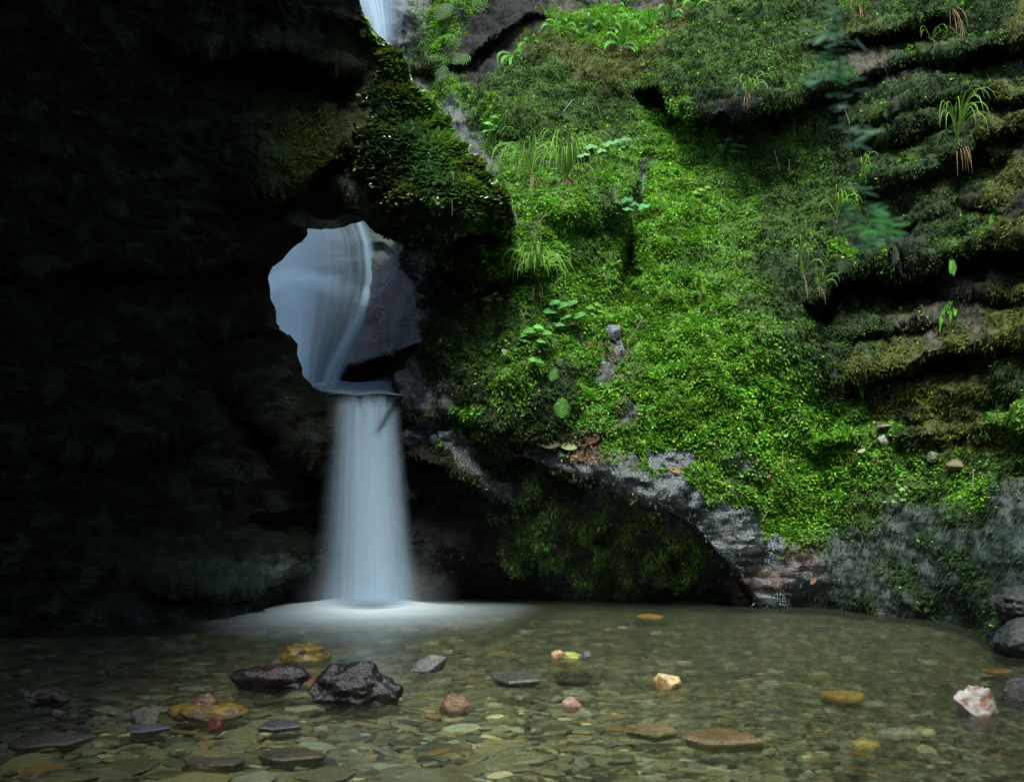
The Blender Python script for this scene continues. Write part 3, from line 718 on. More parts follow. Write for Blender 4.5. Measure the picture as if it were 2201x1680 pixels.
R('wet_rock', 1208, 1251, 1497, 1516, (.30, .17, .14), (.36, .24, .2), 'smooth pink pebble poking out of the water', 31, .03, 2, cat='pebble')
R('wet_rock', 2049, 2153, 1479, 1531, (.38, .34, .33), (.22, .10, .06), 'angular white and rust coloured rock at the right of the pool', 35, .2, 9, .7, sub=5, tilt=-.45)
R('wet_rock', 2162, 2260, 1458, 1502, (.02, .018, .02), (.03, .022, .022), 'black glossy rock cut off by the right edge of the picture', 38, .1, 6)
R('wet_rock', 1183, 1215, 1398, 1412, (.35, .22, .10), (.25, .14, .06), 'tan end of a row of three small stones in mid pool', 41, .15, 5)
R('wet_rock', 1208, 1250, 1401, 1414, (.26, .26, .04), (.16, .18, .03), 'yellow green stone in the middle of a row of three', 43, .15, 5)
R('wet_rock', 1246, 1272, 1399, 1412, (.04, .04, .045), (.08, .08, .09), 'dark grey chip at the right of a row of three', 44, .15, 8)
R('wet_rock', 110, 140, 1525, 1534, (.30, .22, .24), (.18, .12, .13), 'pale pink glint at far left, built as a tiny stone', 47, .2, 5)  # glint on the water, painted as a pale stone
# slabs under the surface
def slab(x0, x1, y0, y1, c, label, seed, z=-.05, th=.02, tx=0., ty=0.):
    ym = (y0 + y1) / 2; Y0 = float(groundY(y1, z)); Y1 = float(groundY(y0, z)); Ym = (Y0 + Y1) / 2; ctr = P((x0 + x1) / 2, ym, float(groundY(ym, z)))
    w = (x1 - x0) * Ym / F / 2; d = (Y1 - Y0) / 2; r = np.random.default_rng(seed); n = 9
    ths = np.sort((np.arange(n) + r.uniform(-.42, .42, n)) / n * 2 * math.pi); rr = r.uniform(.72, 1.08, n)
    X = np.cos(ths) * rr * w; Yv = np.sin(ths) * rr * d
    V = []; 
    for kk, zz in ((.0, th * 1.15), (.55, th * 1.1), (.9, th), (1., th * .4), (.92, -th)):
        if kk == 0: V.append([[0, 0, zz]])
        else: V.append(np.stack([X * kk, Yv * kk, np.full(n, zz) + r.normal(0, th * .08, n)], -1))
    V = np.concatenate(V); V[:, 2] += V[:, 0] * tx + V[:, 1] * ty
    i = np.arange(n); j = (i + 1) % n; F3 = np.stack([np.zeros(n, int), 1 + i, 1 + j], -1)
    F4 = np.concatenate([np.stack([1 + n * k + i, 1 + n * (k + 1) + i, 1 + n * (k + 1) + j, 1 + n * k + j], -1) for k in range(3)])
    o = make_mesh('slate_slab', V, [F3, F4], M_STONE, col=np.tile(np.array(c), (len(V), 1)), smooth=False)
    o.location = ctr; tag(o, label, 'stone slab')
slab(1045, 1182, 1440, 1474, (.05, .06, .045), 'dark green flat slab just under the surface in mid pool', 1, -.012, .02, .02)
slab(1180, 1278, 1446, 1470, (.035, .03, .03), 'blackish slab lying right of the dark green one', 2, -.03)
slab(1465, 1650, 1574, 1608, (.11, .075, .03), 'long brown slab with a black front edge at lower centre', 3, -.015, .03, -.03)
slab(1345, 1455, 1555, 1586, (.13, .10, .05), 'mottled tan and brown slab above the long brown one', 4, -.02, .02)
slab(1773, 1862, 1495, 1519, (.33, .19, .05), 'orange slab of stone under the water, right half', 5, -.05, .035)
slab(1888, 1990, 1578, 1596, (.32, .30, .24), 'off white flat stone under water at lower right', 6, -.05, .03)
slab(1822, 1892, 1602, 1618, (.42, .32, .13), 'pale yellow stone below the off white one', 7, -.05, .03)
slab(1364, 1432, 1324, 1338, (.36, .21, .04), 'amber stone far back near the slope foot', 8, -.04, .03)
slab(2108, 2182, 1446, 1460, (.26, .13, .04), 'orange brown stone above the white and rust rock', 9, -.05, .03)
slab(22, 190, 1576, 1612, (.07, .065, .05), 'broad dark grey slab at lower left with a raised edge', 10, -.015, .018, .03)
slab(545, 655, 1549, 1570, (.05, .05, .055), 'narrow glossy slab in front of the purplish black rock', 11, -.004, .014)
slab(548, 700, 1608, 1640, (.055, .045, .025), 'long dark brown stone breaking the surface near bottom', 12, -.006, .018)
slab(1030, 1190, 1618, 1650, (.17, .16, .11), 'wide pale slab on the bed at bottom centre', 13, -.06, .02)
slab(390, 530, 1628, 1652, (.06, .05, .035), 'dark slab with a pale front rim at bottom left', 14, -.012, .014)
slab(265, 362, 1556, 1576, (.06, .065, .075), 'blue grey reflection in front of the mottled rock, built as a thin flake', 15, -.003, .012)  # reflection on the water, painted as a thin flake

# boulders where the slope meets the pool at far right
def boulder(px, py, Y, sx, sy, sz, seed, ca, cb, label, name='boulder', rough=.12, cuts=6, mat=None):
    V, Fq = rock_mesh(sx, sy, sz, seed, rough * 1.4, cuts, 5); ca = np.array(ca) * .36; cb = np.array(cb) * .4; c = P(px, py, Y)
    o = make_mesh(name, V, Fq, mat or M_STONEDRY, col=two_tone(V, ca, cb, seed)); o.location = c; tag(o, label, 'boulder'); return o
boulder(2212, 1374, 7.85, .24, .26, .16, 61, (.07, .08, .085), (.045, .06, .05), 'grey wet boulder at the waterline on the far right')
boulder(2212, 1306, 8.15, .24, .3, .15, 66, (.06, .07, .075), (.04, .06, .04), 'grey boulder wedged above the waterline one', rough=.15)

# stones lying on the mossy shelf
def surf(px, py):
    """where the bearing meets the slope"""
    i = np.argmin((SS.px - px) ** 2 + (SS.py - py) ** 2); return vn[i], SS.nv[i]
def shelf(px, py, w, h, seed, ca, cb, label):
    p, n_ = surf(px, py); s = np.linalg.norm(p - CAM) / F
    V, Fq = rock_mesh(w * s / 2, w * s / 2.5, h * s / 2, seed, .06, 9, 3)
    o = make_mesh('stone', V, Fq, M_STONEDRY, col=two_tone(V, ca, cb, seed), smooth=False); o.location = p - .03 * (p - CAM) / np.linalg.norm(p - CAM); tag(o, label, 'stone')
shelf(1898, 945, 24, 27, 71, (.36, .38, .33), (.28, .30, .26), 'pale four sided stone upright on the mossy shelf')
shelf(1902, 928, 32, 12, 72, (.14, .15, .12), (.10, .11, .09), 'flat grey stone just above the pale four sided one')
shelf(1853, 971, 20, 15, 73, (.30, .30, .18), (.2, .22, .12), 'small yellowish stone left of the pale one on the shelf')
shelf(1998, 975, 34, 27, 74, (.15, .17, .11), (.10, .13, .07), 'rounded grey green stone in moss on the shelf')
shelf(2056, 1001, 42, 26, 75, (.16, .11, .05), (.09, .08, .04), 'brown chipped stone at the right end of the shelf')
shelf(1320, 722, 30, 44, 76, (.13, .15, .17), (.09, .10, .11), 'wet grey stone bedded in the leafy slope')
shelf(1400, 720, 1, 1, 77, (.1, .1, .1), (.1, .1, .1), 'tiny chip of slate hidden among the slope leaves') if False else None

# ------------------------------------------------------------------ falling water
def curtain(name, rows, depthf, densf, label, nu=150, nv=130, mat=None, cat='waterfall'):
    """rows: (py, left px, right px) down the fall"""
    r = np.array(rows, float); v = np.linspace(0, 1, nv); py = r[0, 0] + (r[-1, 0] - r[0, 0]) * v
    xl = np.interp(py, r[:, 0], r[:, 1]); xr = np.interp(py, r[:, 0], r[:, 2])
    k = np.ones(9) / 9; pad = lambda a: np.convolve(np.pad(a, 4, mode='edge'), k, 'valid'); xl, xr = pad(xl), pad(xr)
    u = np.linspace(0, 1, nu); U, Vv = np.meshgrid(u, v); PX = xl[:, None] * (1 - U) + xr[:, None] * U; PY = np.broadcast_to(py[:, None], U.shape)
    Y = depthf(U, Vv, PX, PY); pts = P(PX, PY, Y); d = np.clip(densf(U, Vv, PX, PY), 0, 1)
    ids = np.arange(nu * nv).reshape(nv, nu); f = np.stack([ids[:-1, :-1].ravel(), ids[:-1, 1:].ravel(), ids[1:, 1:].ravel(), ids[1:, :-1].ravel()], -1)
    o = make_mesh(name, pts.reshape(-1, 3), f, mat or M_FALL, extra={'dens': d.ravel()}); 
    if label: tag(o, label, cat)
    return o
def streak(U, V, fu, fv, seed, o=3): return fbm(np.stack([U * fu, V * fv, np.full(U.shape, seed)], -1), o)
Yb = float(groundY(1292))
root = empty('waterfall', P(785, 1292, Yb)); tag(root, 'smooth pale veil of water falling from the round hole into the pool', 'waterfall')
rows = [(843, 692, 862), (860, 692, 864), (900, 690, 866), (1000, 682, 876), (1150, 668, 892), (1300, 645, 916)]
for li, (dy, am, sd) in enumerate(((0., .54, 1.), (.14, .48, 2.), (.3, .40, 5.))):
    def dep(U, V, PX, PY, dy=dy):
        return 11.28 - .55 * np.sqrt(np.clip(V, 0, 1)) * .8 - .28 * np.sin(np.pi * U) * (.3 + .7 * V) + dy * V ** .5 + .03 * streak(U, V, 9, .5, dy)
    def den(U, V, PX, PY, am=am, sd=sd):
        le = sstep(.0, .42 + .1 * V, U - .03 * (1 - V) + .05 * streak(U * 0, V, 1, 3, sd)) ** 1.4; re = 1 - sstep(.74 - .14 * V, 1., U + .04 * streak(U * 0, V, 1, 4, sd + 2))
        st = 1 + (.75 * (1 - sstep(0, .3, V)) + .16) * streak(U, V, 9, .4, sd) + .5 * (1 - sstep(0, .25, V)) * streak(U, V, 30, .6, sd + 3)
        topst = sstep(-.01, .09, V - .10 * np.clip(streak(U, V * 0, 9, 0, sd + 8), 0, 1)) * sstep(-.02, .03, V)
        notch = 1 - .8 * np.exp(-((PX - np.interp(PY, [855, 885, 930], [862, 838, 812])) / (9 + 0 * PX)) ** 2) * sstep(835, 860, PY) * (1 - sstep(915, 945, PY))
        corner = 1 - .75 * (1 - sstep(.0, .12, V)) * sstep(.75, .9, U)
        return 1.0 * (1 - .7 * sstep(.965, 1., V)) * am * le * re * st * topst * notch * corner * (1 + .25 * V)
    c_ = curtain('water_sheet', rows, dep, den, None); w = c_; w.parent = root; w.matrix_parent_inverse = root.matrix_world.inverted() if False else w.matrix_parent_inverse
    recenter(w, root.location); w.location = (0, 0, 0)

# the lip the water slides over
lipx = np.linspace(676, 866, 40); lv = np.linspace(0, 1, 14); LX, LV = np.meshgrid(lipx, lv)
LP = P(LX, 820 + 27 * LV, 12.3 - 1.04 * LV); LP[..., 2] += .01 * np.sin(LX / 14)
ids = np.arange(LX.size).reshape(LX.shape); f = np.stack([ids[:-1, :-1].ravel(), ids[:-1, 1:].ravel(), ids[1:, 1:].ravel(), ids[1:, :-1].ravel()], -1)
lip = make_mesh('water_lip', LP.reshape(-1, 3), f, M_FALL, parent=root, extra={'dens': (.55 + .15 * streak(LX / 200, LV, 12, 1, 3.)).ravel()})
recenter(lip, root.location); lip.location = (0, 0, 0)

# the veil behind the hole
rows2 = [(430, 520, 778), (470, 520, 785), (520, 520, 806), (580, 520, 812), (650, 522, 800), (700, 530, 782), (760, 550, 750), (800, 570, 732), (848, 590, 718)]
def dep2(U, V, PX, PY):
    step = .12 * sstep(596 - 6, 640, PY + 22 * np.sin((PX - 560) / 60.) - 10 * sstep(630, 700, PX)); return 12.75 - step - .35 * V ** 2 + .10 * np.cos(U * 6) + .02 * streak(U, V, 7, .4, 2., 2)
def den2(U, V, PX, PY):
    q = (PX - 640) / 160. * (1 + .0 * V) - .0; solid = 1 - sstep(.50, .86, U + .10 * streak(U, V, 5, 1.2, 4.))
    fine = fbm(np.stack([U * 30, V * .5, V * 0 + 6], -1), 4); wide = fbm(np.stack([U * 7, V * .6, V * 0 + 2], -1), 3)
    d = (.84 + .10 * wide + .04 * fine) * solid + (1 - solid) * (.34 + .75 * fine + .2 * wide)
    l1 = 592 + 3 * np.sin(PX / 9.); a1 = sstep(-5, 4, PY - l1) * np.exp(-np.clip(PY - l1, 0, 999) / 45) * sstep(625, 665, PX) * (1 - sstep(722, 740, PX))
    l2 = 618 + ((PX - 650) / 22.) ** 2 * .8 ; a2 = sstep(-6, 6, PY - l2) * np.exp(-np.clip(PY - l2, 0, 999) / 70) * sstep(590, 640, PX) * (1 - sstep(668, 690, PX))
    band = np.exp(-((PX - np.interp(PY, [600, 820], [705, 694])) / 16.) ** 2) * sstep(600, 680, PY)
    d = d + .20 * a1 + .22 * a2 + .10 * band - .10 * np.exp(-((PX - 622) / 18.) ** 2) * sstep(640, 700, PY)
    xr = np.interp(PY, [470, 520, 600, 650, 700, 760, 830], [768, 786, 794, 782, 764, 736, 708])
    strand = np.exp(-((PX - xr) / (4.5 + 12 * V ** 1.5)) ** 2) * (.8 + .3 * fbm(np.stack([U * 50, V * 3, V * 0 + 8], -1), 3))
    gap = np.exp(-((PX - (xr - 26)) / 10.) ** 2) * (1 - sstep(640, 760, PY)) * .5
    d = d * (1 - gap) + strand
    return d * (1 - sstep(.955, 1., U))
curtain('waterfall', rows2, dep2, den2, 'wide milky veil of water seen inside the round hole', 240, 200, M_VEIL)
# narrow bright chute at the foot of the veil
rows3 = [(640, 772, 806), (700, 748, 790), (760, 712, 765), (800, 692, 742), (835, 684, 728)]
curtain('waterfall', rows3, lambda U, V, PX, PY: 12.35 - .25 * V - .06 * np.sin(np.pi * U), lambda U, V, PX, PY: .8 * np.sin(np.pi * U) ** 1.1 * sstep(0, .35, V) * (1 + .5 * streak(U, V, 8, .7, 3.)),
        'narrow bright chute of water at the foot of the inner veil', mat=M_VEIL)
# top fall high in the gorge
rows4 = [(-120, 700, 880), (0, 740, 872), (60, 770, 864), (110, 790, 856), (160, 800, 850)]
curtain('waterfall', rows4, lambda U, V, PX, PY: 15.9 - .3 * np.sin(np.pi * U) - .3 * V, lambda U, V, PX, PY: (.95 - .75 * sstep(.45, .95, U + .1 * streak(U, V, 20, 1, 2.))) * (1 + .5 * streak(U, V, 30, .8, 7.)) * (1 - sstep(.6, 1, V)),
        'upper waterfall high up between the ridge and the grey rock')
# trickle over the grey wall
def flecks(name, n, fx, y0, y1, wid, depth, label, L=(.006, .03), dens=.9):
    py = rng.uniform(y0, y1, n); px = fx(py) + rng.normal(0, 1, n) * wid; pos = P(px, py, depth(px, py) - .06)
    dirs = unit(np.tile([0, -.15, -1.], (n, 1)) + rng.normal(size=(n, 3)) * .3); nz = np.tile([0, -1., .2], (n, 1))
    Lr = rng.uniform(*L, n); V, f, m = leaf_cloud(pos, dirs, nz, Lr, Lr * rng.uniform(.25, .5, n), .05)
    o = make_mesh(name, V, f, M_FOAM, extra={'dens': np.full(len(V), dens)}, smooth=False); tag(o, label, 'trickle', kind='stuff')
flecks('trickle', 800, lambda y: np.interp(y, [580, 700, 770], [829, 826, 842]) , 582, 768, 7, depth_c, 'thin sparkling trickle down the grey wall in the hole')

# foam where the fall lands
th = np.linspace(0, 2 * math.pi, 96, endpoint=False); rr = np.linspace(0, 1, 40)
fc = P(790, 1303, float(groundY(1303))); TH, RR = np.meshgrid(th, rr)
rx = np.where(np.cos(TH) > 0, 1.95, 1.75); FX = fc[0] + RR * rx * np.cos(TH); FY = fc[1] - .05 + RR * np.where(np.sin(TH) > 0, .7, 3.0) * np.sin(TH)
fz = .012 + .10 * np.exp(-(np.hypot((FX - fc[0] + .05) / .55, (FY - fc[1]) / .35)) ** 2)
r2 = np.hypot((FX - fc[0]) / np.where(FX > fc[0], 1.15, 1.15), (FY - fc[1] + .12) / np.where(FY > fc[1] - .12, .34, 1.5))
fd = (.28 * np.exp(-(r2 / 1.1) ** 2) + .8 * np.exp(-(r2 / .66) ** 2)) * (1 + .25 * fbm(np.stack([FX * .8, FY * 3, FX * 0], -1), 3)) * (1 - sstep(.8, 1, RR))
ids = np.arange(TH.size).reshape(TH.shape); nx = np.roll(ids, -1, 1)
f = np.stack([ids[:-1].ravel(), nx[:-1].ravel(), nx[1:].ravel(), ids[1:].ravel()], -1)
foam = make_mesh('foam', np.stack([FX, FY, fz], -1).reshape(-1, 3), f, M_FOAM, extra={'dens': fd.ravel().clip(0, 1)}); tag(foam, 'soft white foam spreading where the fall meets the pool', 'foam', kind='stuff')

def mist():
    V, Fq = ICO[4]; o = make_mesh('mist', V * np.array([1.1, .55, .6]), Fq, None); n = N('mist'); v = n.n('ShaderNodeVolumePrincipled')
    v.inputs['Color'].default_value = (.9, .95, 1, 1); g_ = n.n('ShaderNodeVectorMath', operation='LENGTH'); sc_ = n.n('ShaderNodeVectorMath', operation='DIVIDE'); n.l(n.n('ShaderNodeTexCoord').outputs['Object'], sc_.inputs[0]); sc_.inputs[1].default_value = (1.1, .55, .6); n.l(sc_.outputs[0], g_.inputs[0])
    f_ = n.maprange(g_.outputs['Value'], 0, 1, 1, 0); n.l(n.math('MULTIPLY', n.math('MULTIPLY', f_, f_), v=2.4), v.inputs['Density']); n.l(v.outputs[0], n.out.inputs[1]); o.data.materials.append(n.m)
    o.location = P(790, 1292, Yb - .25) + np.array([0, 0, .05]); tag(o, 'faint spray hanging at the foot of the waterfall', 'mist', kind='stuff')
mist()
def streamlet(n, pts, wid, label, L=(.006, .018)):
    pts = np.array(pts, float); t = rng.random(n) * (len(pts) - 1); px = np.interp(t, np.arange(len(pts)), pts[:, 0]) + rng.normal(0, wid, n); py = np.interp(t, np.arange(len(pts)), pts[:, 1]) + rng.normal(0, wid, n)
    j = np.clip(((px - 730) / 4).astype(int), 0, SS.W - 1); i = np.clip(((py + 260) / 4).astype(int), 0, SS.H - 1); pos = SS.V[i, j] + SS.n[i, j] * .02
    tt = np.clip(t.astype(int), 0, len(pts) - 2); dd = pts[tt + 1] - pts[tt]; dirs = unit(np.stack([dd[:, 0], dd[:, 0] * 0 - .1 * np.abs(dd).sum(1), -dd[:, 1]], -1) + rng.normal(size=(n, 3)) * 6)
    Lr = rng.uniform(*L, n); V, f, m = leaf_cloud(pos, unit(dirs), SS.n[i, j], Lr, Lr * .3, .05); o = make_mesh('trickle', V, f, M_FOAM, extra={'dens': np.full(len(V), .8)}, smooth=False); tag(o, label, 'trickle', kind='stuff')
streamlet(150, [(1370,1042),(1420,1075),(1480,1120),(1540,1175),(1600,1225)], 2, 'bright thread of water running down the slab edge')
streamlet(120, [(1652,1165),(1658,1195),(1650,1215)], 6, 'small white splash on the rock below the lowest moss')
streamlet(160, [(1668,1268),(1672,1285),(1675,1298)], 8, 'white splash where the seep enters the pool')
# ------------------------------------------------------------------ plants
def ribbon(path, width, nrm, wprof, V, Fl, C, c0, c1, fold=0., wave=0.):
    path = np.array(path); n = len(path); t = np.gradient(path, axis=0); t = unit(t); side = unit(np.cross(t, nrm)); nz = np.cross(side, t); o = sum(len(v) for v in V)
    s = np.linspace(0, 1, n); w = wprof(s) * width / 2; wv = wave * np.sin(s * 26)[:, None] * nz * width
    V.append(np.stack([path - side * w[:, None] + nz * (fold * w)[:, None] + wv, path, path + side * w[:, None] + nz * (fold * w)[:, None] - wv], 1).reshape(-1, 3))
    for i in range(n - 1):
        a = o + i * 3; Fl.append([a, a + 1, a + 4, a + 3]); Fl.append([a + 1, a + 2, a + 5, a + 4])
    k = s[:, None]; C.append(np.repeat(np.array(c0) * (1 - k) + np.array(c1) * k, 3, 0))
def arc(p, d, L, droop, n=9, curl=0.):
    """a blade that rises along d and bends over under its weight"""
    pts = [np.array(p, float)]; d = unit(np.array(d, float)); st = L / (n - 1)
    for i in range(n - 1):
        d = unit(d + DOWN * droop * 1.7 * ((i + 1) / n) ** 2 + np.array([curl, 0, 0])); pts.append(pts[-1] + d * st)
    return pts
def clear(W, m=.05):
    """keep a hanging blade on the open side of the moss"""
    d = W - CAM; c, s_ = math.cos(PITCH), math.sin(PITCH); fw = d[:, 1] * c + d[:, 2] * s_; upv = -d[:, 1] * s_ + d[:, 2] * c
    px = CX + F * d[:, 0] / fw; py = CY - F * upv / fw
    j = np.clip(((px - 730) / 4).round().astype(int), 0, SS.W - 1); i = np.clip(((py + 260) / 4).round().astype(int), 0, SS.H - 1)
    ds = np.linalg.norm(SS.V[i, j] - CAM, axis=1); dd = np.linalg.norm(d, axis=1); k = np.minimum(dd, ds - m) / dd
    k = np.minimum.accumulate(k) if len(k) > 3 else k
    return CAM + d * k[:, None]
def place(px, py, lift=.02):
    p, n_ = surf(px, py); v = (p - CAM) / np.linalg.norm(p - CAM); s = np.linalg.norm(p - CAM) / F; return p - v * lift, n_, s
GRP = 'sedge tufts on the slope'
def tuft(px, py, h, drop, n, label, dead=0, spread=.7, seed=0, onridge=None):
    r = np.random.default_rng(seed + 100); p, n_, s = place(px, py); root = empty('grass_tuft', p); tag(root, label, 'grass tuft')
    out = unit(np.array([n_[0] * .5, -1, .0]))
    def blades(n, c0, c1, name, up, L0, droop, sp, dead_=0):
        V, Fl, C = [], [], []
        for i in range(n):
            a = r.normal(0, sp * .62); d = np.array([math.sin(a) * .8, out[1] * r.uniform(.2, .55), up * r.uniform(.6, 1.2)]); L = L0 * r.uniform(.6, 1.1); k = r.uniform(.7, 1.3)
            ribbon(clear(np.array(arc(r.normal(0, .008, 3), d, L, droop * r.uniform(.6, 1.3), 10)) + p, .05 + .03 * r.random()) - p, (.014 if dead_ == 0 else .010) * r.uniform(.7, 1.2), np.array([r.normal(0, .3), -1, .3]), lambda t: (1 - t ** 2.2) * .9 + .08, V, Fl, C, np.array(c0) * k, np.array(c1) * k, .35)
        make_mesh(name, np.concatenate(V), np.array(Fl), M_FROND, parent=root, col=np.concatenate(C))
    blades(n, (.20, .34, .06), (.18, .40, .045), 'green_blades', 1.0, (h * 1.0 + drop * 1.05) * s, 1.0, spread)
    if dead: blades(dead, (.22, .13, .06), (.32, .22, .11), 'dead_blades', -.3, drop * 1.05 * s, .8, spread * .35, 1)
tuft(1143, 372, 62, 75, 26, 'tall sedge tuft left of the fullest one, with dead blades', 6, seed=1)
tuft(1217, 384, 60, 110, 46, 'fullest sedge tuft with long drooping green and straw blades', 10, seed=2)
tuft(1152, 612, 55, 72, 44, 'bushy sedge tuft above the broad leaved seedling', 6, seed=3)
tuft(1609, 218, 36, 38, 16, 'sedge tuft under the big mossy overhang', 5, seed=4)
tuft(2058, 300, 58, 90, 20, 'large hanging sedge tuft near the right edge of the slope', 8, .35, seed=5)
tuft(1800, 462, 38, 70, 16, 'pale sedge tuft beside the blurred hanging leaves, lower one', 5, .5, seed=6)
tuft(1728, 582, 26, 82, 8, 'sparse long bladed sedge above the dark recess', 2, .4, seed=7)
tuft(1763, 612, 18, 44, 6, 'small wispy sedge right of the sparse long bladed one', 2, .4, seed=8)
tuft(1853, 378, 18, 42, 8, 'small sedge in line below the middle blurred leaves', 0, .4, seed=9)
tuft(1503, 615, 24, 36, 9, 'little upright sedge in the middle of the mossy face', 2, .4, seed=10)
tuft(1843, 14, 26, 44, 16, 'sedge tuft hanging at the top edge right of the blurred leaves', 4, .5, seed=11)
tuft(2043, 14, 40, 85, 18, 'sedge tuft at the top right with brown dangling blades', 8, .6, seed=12)
tuft(2002, 84, 30, 30, 7, 'thin arching sedge on the second ledge from the top right', 1, .8, seed=13)
tuft(2043, 160, 22, 30, 9, 'yellowish little sedge on the third ledge from the top right', 2, .7, seed=14)
tuft(1433, 266, 14, 22, 7, 'tiny sedge left of the tuft under the overhang', 0, .5, seed=15)
tuft(1240, 316, 16, 18, 6, 'tiny sedge above the whitish lobed leaves', 0, .5, seed=16)
tuft(975, 372, 8, 95, 3, 'few stringy blades dangling from the ridge above the hole', 2, .15, seed=17) if False else None

def tongue(px, py, dirs, label, seed=0, col=(.10, .30, .03), wid=.05):
    r = np.random.default_rng(seed + 300); p, n_, s = place(px, py, .04); root = empty('fern', p); tag(root, label, 'fern')
    for (dx, dz, L) in dirs:
        V, Fl, C = [], [], []; L = L * s * 1.15; k = r.uniform(.75, 1.3)
        c = np.array(col) * k; d = np.array([dx, -.35 - .2 * r.random(), dz])
        ribbon(clear(np.array(arc([0, 0, 0], d, L, .35 * r.uniform(.7, 1.5), 16)) + p, .07) - p, min(wid, L * .22) * r.uniform(.8, 1.15), np.array([r.normal(0, .25) - .3 * dx, -1, .45]),
               lambda t: np.clip(t * 9, .12, 1) * np.clip((1 - t) * 3.2, 0, 1) ** .6 * (.85 + .15 * np.sin(t * 3)), V, Fl, C, c * .8, c * 1.15, .3, .06)
        make_mesh('frond', np.concatenate(V), np.array(Fl), M_FROND, parent=root, col=np.concatenate(C))
tongue(1205, 74, [(-.9,.5,50),(-.7,.9,38),(.2,1,34),(.8,.7,38),(1,.2,44),(-1,-.1,34)], 'arching strap leaved fern, leftmost of the long row up top', 1)
tongue(1268, 74, [(-.05,1.2,52),(.3,1,26),(-.4,.6,20)], 'fern with one upright bluish strap frond in the top row', 2, (.12,.28,.09))
tongue(1298, 68, [(.9,.4,44),(.5,.9,40),(-.5,.6,30),(1,0,32)], 'short glossy fern right of the upright blue frond', 3)
tongue(1340, 86, [(-.9,.15,50),(-.6,.7,42),(.1,1,60),(.35,1.1,66),(.8,.2,40),(1,-.1,32),(-.3,1,40)], 'biggest strap leaved fern of the top row', 4, wid=.06)
tongue(1318, 40, [(-.3,1,44),(.3,1,46),(.8,.6,34),(-.7,.7,30)], 'fern behind the biggest one, close to the top edge', 5)
tongue(1398, 62, [(-.7,.9,46),(-.2,1,44),(.5,1,42),(.9,.3,36),(-.9,.2,30)], 'fern with broad curling fronds right of the biggest one', 6, wid=.06)
tongue(1442, 48, [(-.5,1,40),(.1,1.1,46),(.6,.6,34),(.9,.2,32)], 'bluish fern near the right end of the top row', 7, (.10,.28,.07))
tongue(1500, 22, [(-.8,.5,40),(-.3,.8,36),(.6,.6,34),(.9,.2,30)], 'last fern at the right end of the top row', 8)
tongue(1100, 112, [(-.9,.25,40),(-.7,-.3,34),(.6,.5,30),(.8,-.1,26),(-.2,-.6,26)], 'low spreading fern on the dark ledge at upper left', 9)
tongue(1140, 92, [(-.9,.1,36),(-.4,.7,22),(.2,1,26),(.6,.4,22)], 'small fern between the ledge fern and the long row', 10)
tongue(2152, 462, [(-.9,-.25,40),(-.7,-.7,42),(-.3,-1,50),(.1,-.9,36),(.5,.6,26)], 'bright strap fern hanging near the right edge', 11)
tongue(2044, 540, [(-.35,-1,32),(0,-1,34),(.2,-1,28)], 'three short dangling fronds over the dark recess', 12)
tongue(2068, 652, [(-1,-.35,46),(-.8,-.8,56),(-1,-.6,84),(-.6,-.9,40),(.5,.5,22)], 'fern trailing down to the left on the rock step', 13, wid=.05)
tongue(1846, 806, [(.7,-.3,22),(.4,-1,32),(-.3,.2,12)], 'single tiny bright fern on the bare brown band', 14)
def ridge_fern(px, py, Y, dirs, label):
    p = P(px, py, Y); root = empty('fern', p); tag(root, label, 'fern'); s = Y / F
    for (dx, dz, L) in dirs:
        V, Fl, C = [], [], []
        ribbon(arc([0, 0, 0], [dx, -.4, dz], L * s * 1.1, .3, 14), .045, np.array([0, -1, .5]), lambda t: np.clip(t * 8, .15, 1) * np.clip((1 - t) * 3, 0, 1) ** .6, V, Fl, C, (.07, .2, .03), (.12, .3, .04), .3, .05)
        make_mesh('frond', np.concatenate(V), np.array(Fl), M_FROND, parent=root, col=np.concatenate(C))
ridge_fern(1000, 438, 10.2, [(-.6,-.8,44),(-.9,-.3,30),(.7,-.1,34)], 'strap fern hanging under the tip of the ridge')

def feather(px, py, L, dx, dz, label, seed, col=(.07, .21, .025), pin=8, width=.42):
    p, n_, s = place(px, py, .05); o_ = []; V, Fl, C = [], [], []; Lm = L * s; path = clear(np.array(arc([0, 0, 0], [dx, -.35, dz], Lm, .25, pin + 3)) + p, .09) - p; r = np.random.default_rng(seed)
    ribbon(path, .006, np.array([0, -1, .4]), lambda t: 1 - .6 * t, V, Fl, C, col, col)
    for i in range(1, pin + 2):
        t = unit(path[i + 1 if i + 1 < len(path) else i] - path[i - 1]); side = unit(np.cross(t, [0, -1, .4])); k = math.sin(math.pi * (i / (pin + 2)) ** .7) 
        for sg in (-1, 1):
            d = unit(side * sg + t * .35 + np.array([0, 0, -.1])); ribbon(arc(path[i], d, Lm * width * k * r.uniform(.85, 1.1) + .01, .1, 5), Lm / pin * .5, np.array([0, -1, .4]), lambda q: (1 - q ** 2) * .9 + .1, V, Fl, C, np.array(col) * r.uniform(.8, 1.2), np.array(col) * 1.2, .2)
    o = make_mesh('fern', np.concatenate(V), np.array(Fl), M_FROND, col=np.concatenate(C)); o.location = p; tag(o, label, 'fern')
feather(1197, 855, 50, .0, -1, 'feathery fern frond pointing straight down, the lower one', 1)
feather(1190, 794, 34, -.45, -1, 'feathery fern frond slanting left above the lower one', 2)
feather(1200, 770, 22, .2, -1, 'faint small feathery frond above the other two', 3, (.04,.11,.015))
feather(1835, 622, 34, .1, -1, 'dim feathery frond at the edge of the dark recess', 4, (.04,.11,.015))
feather(980, 20, 60, -.5, -.5, 'feathery fern on the dark crag by the upper fall, lower', 5, (.03,.09,.012))
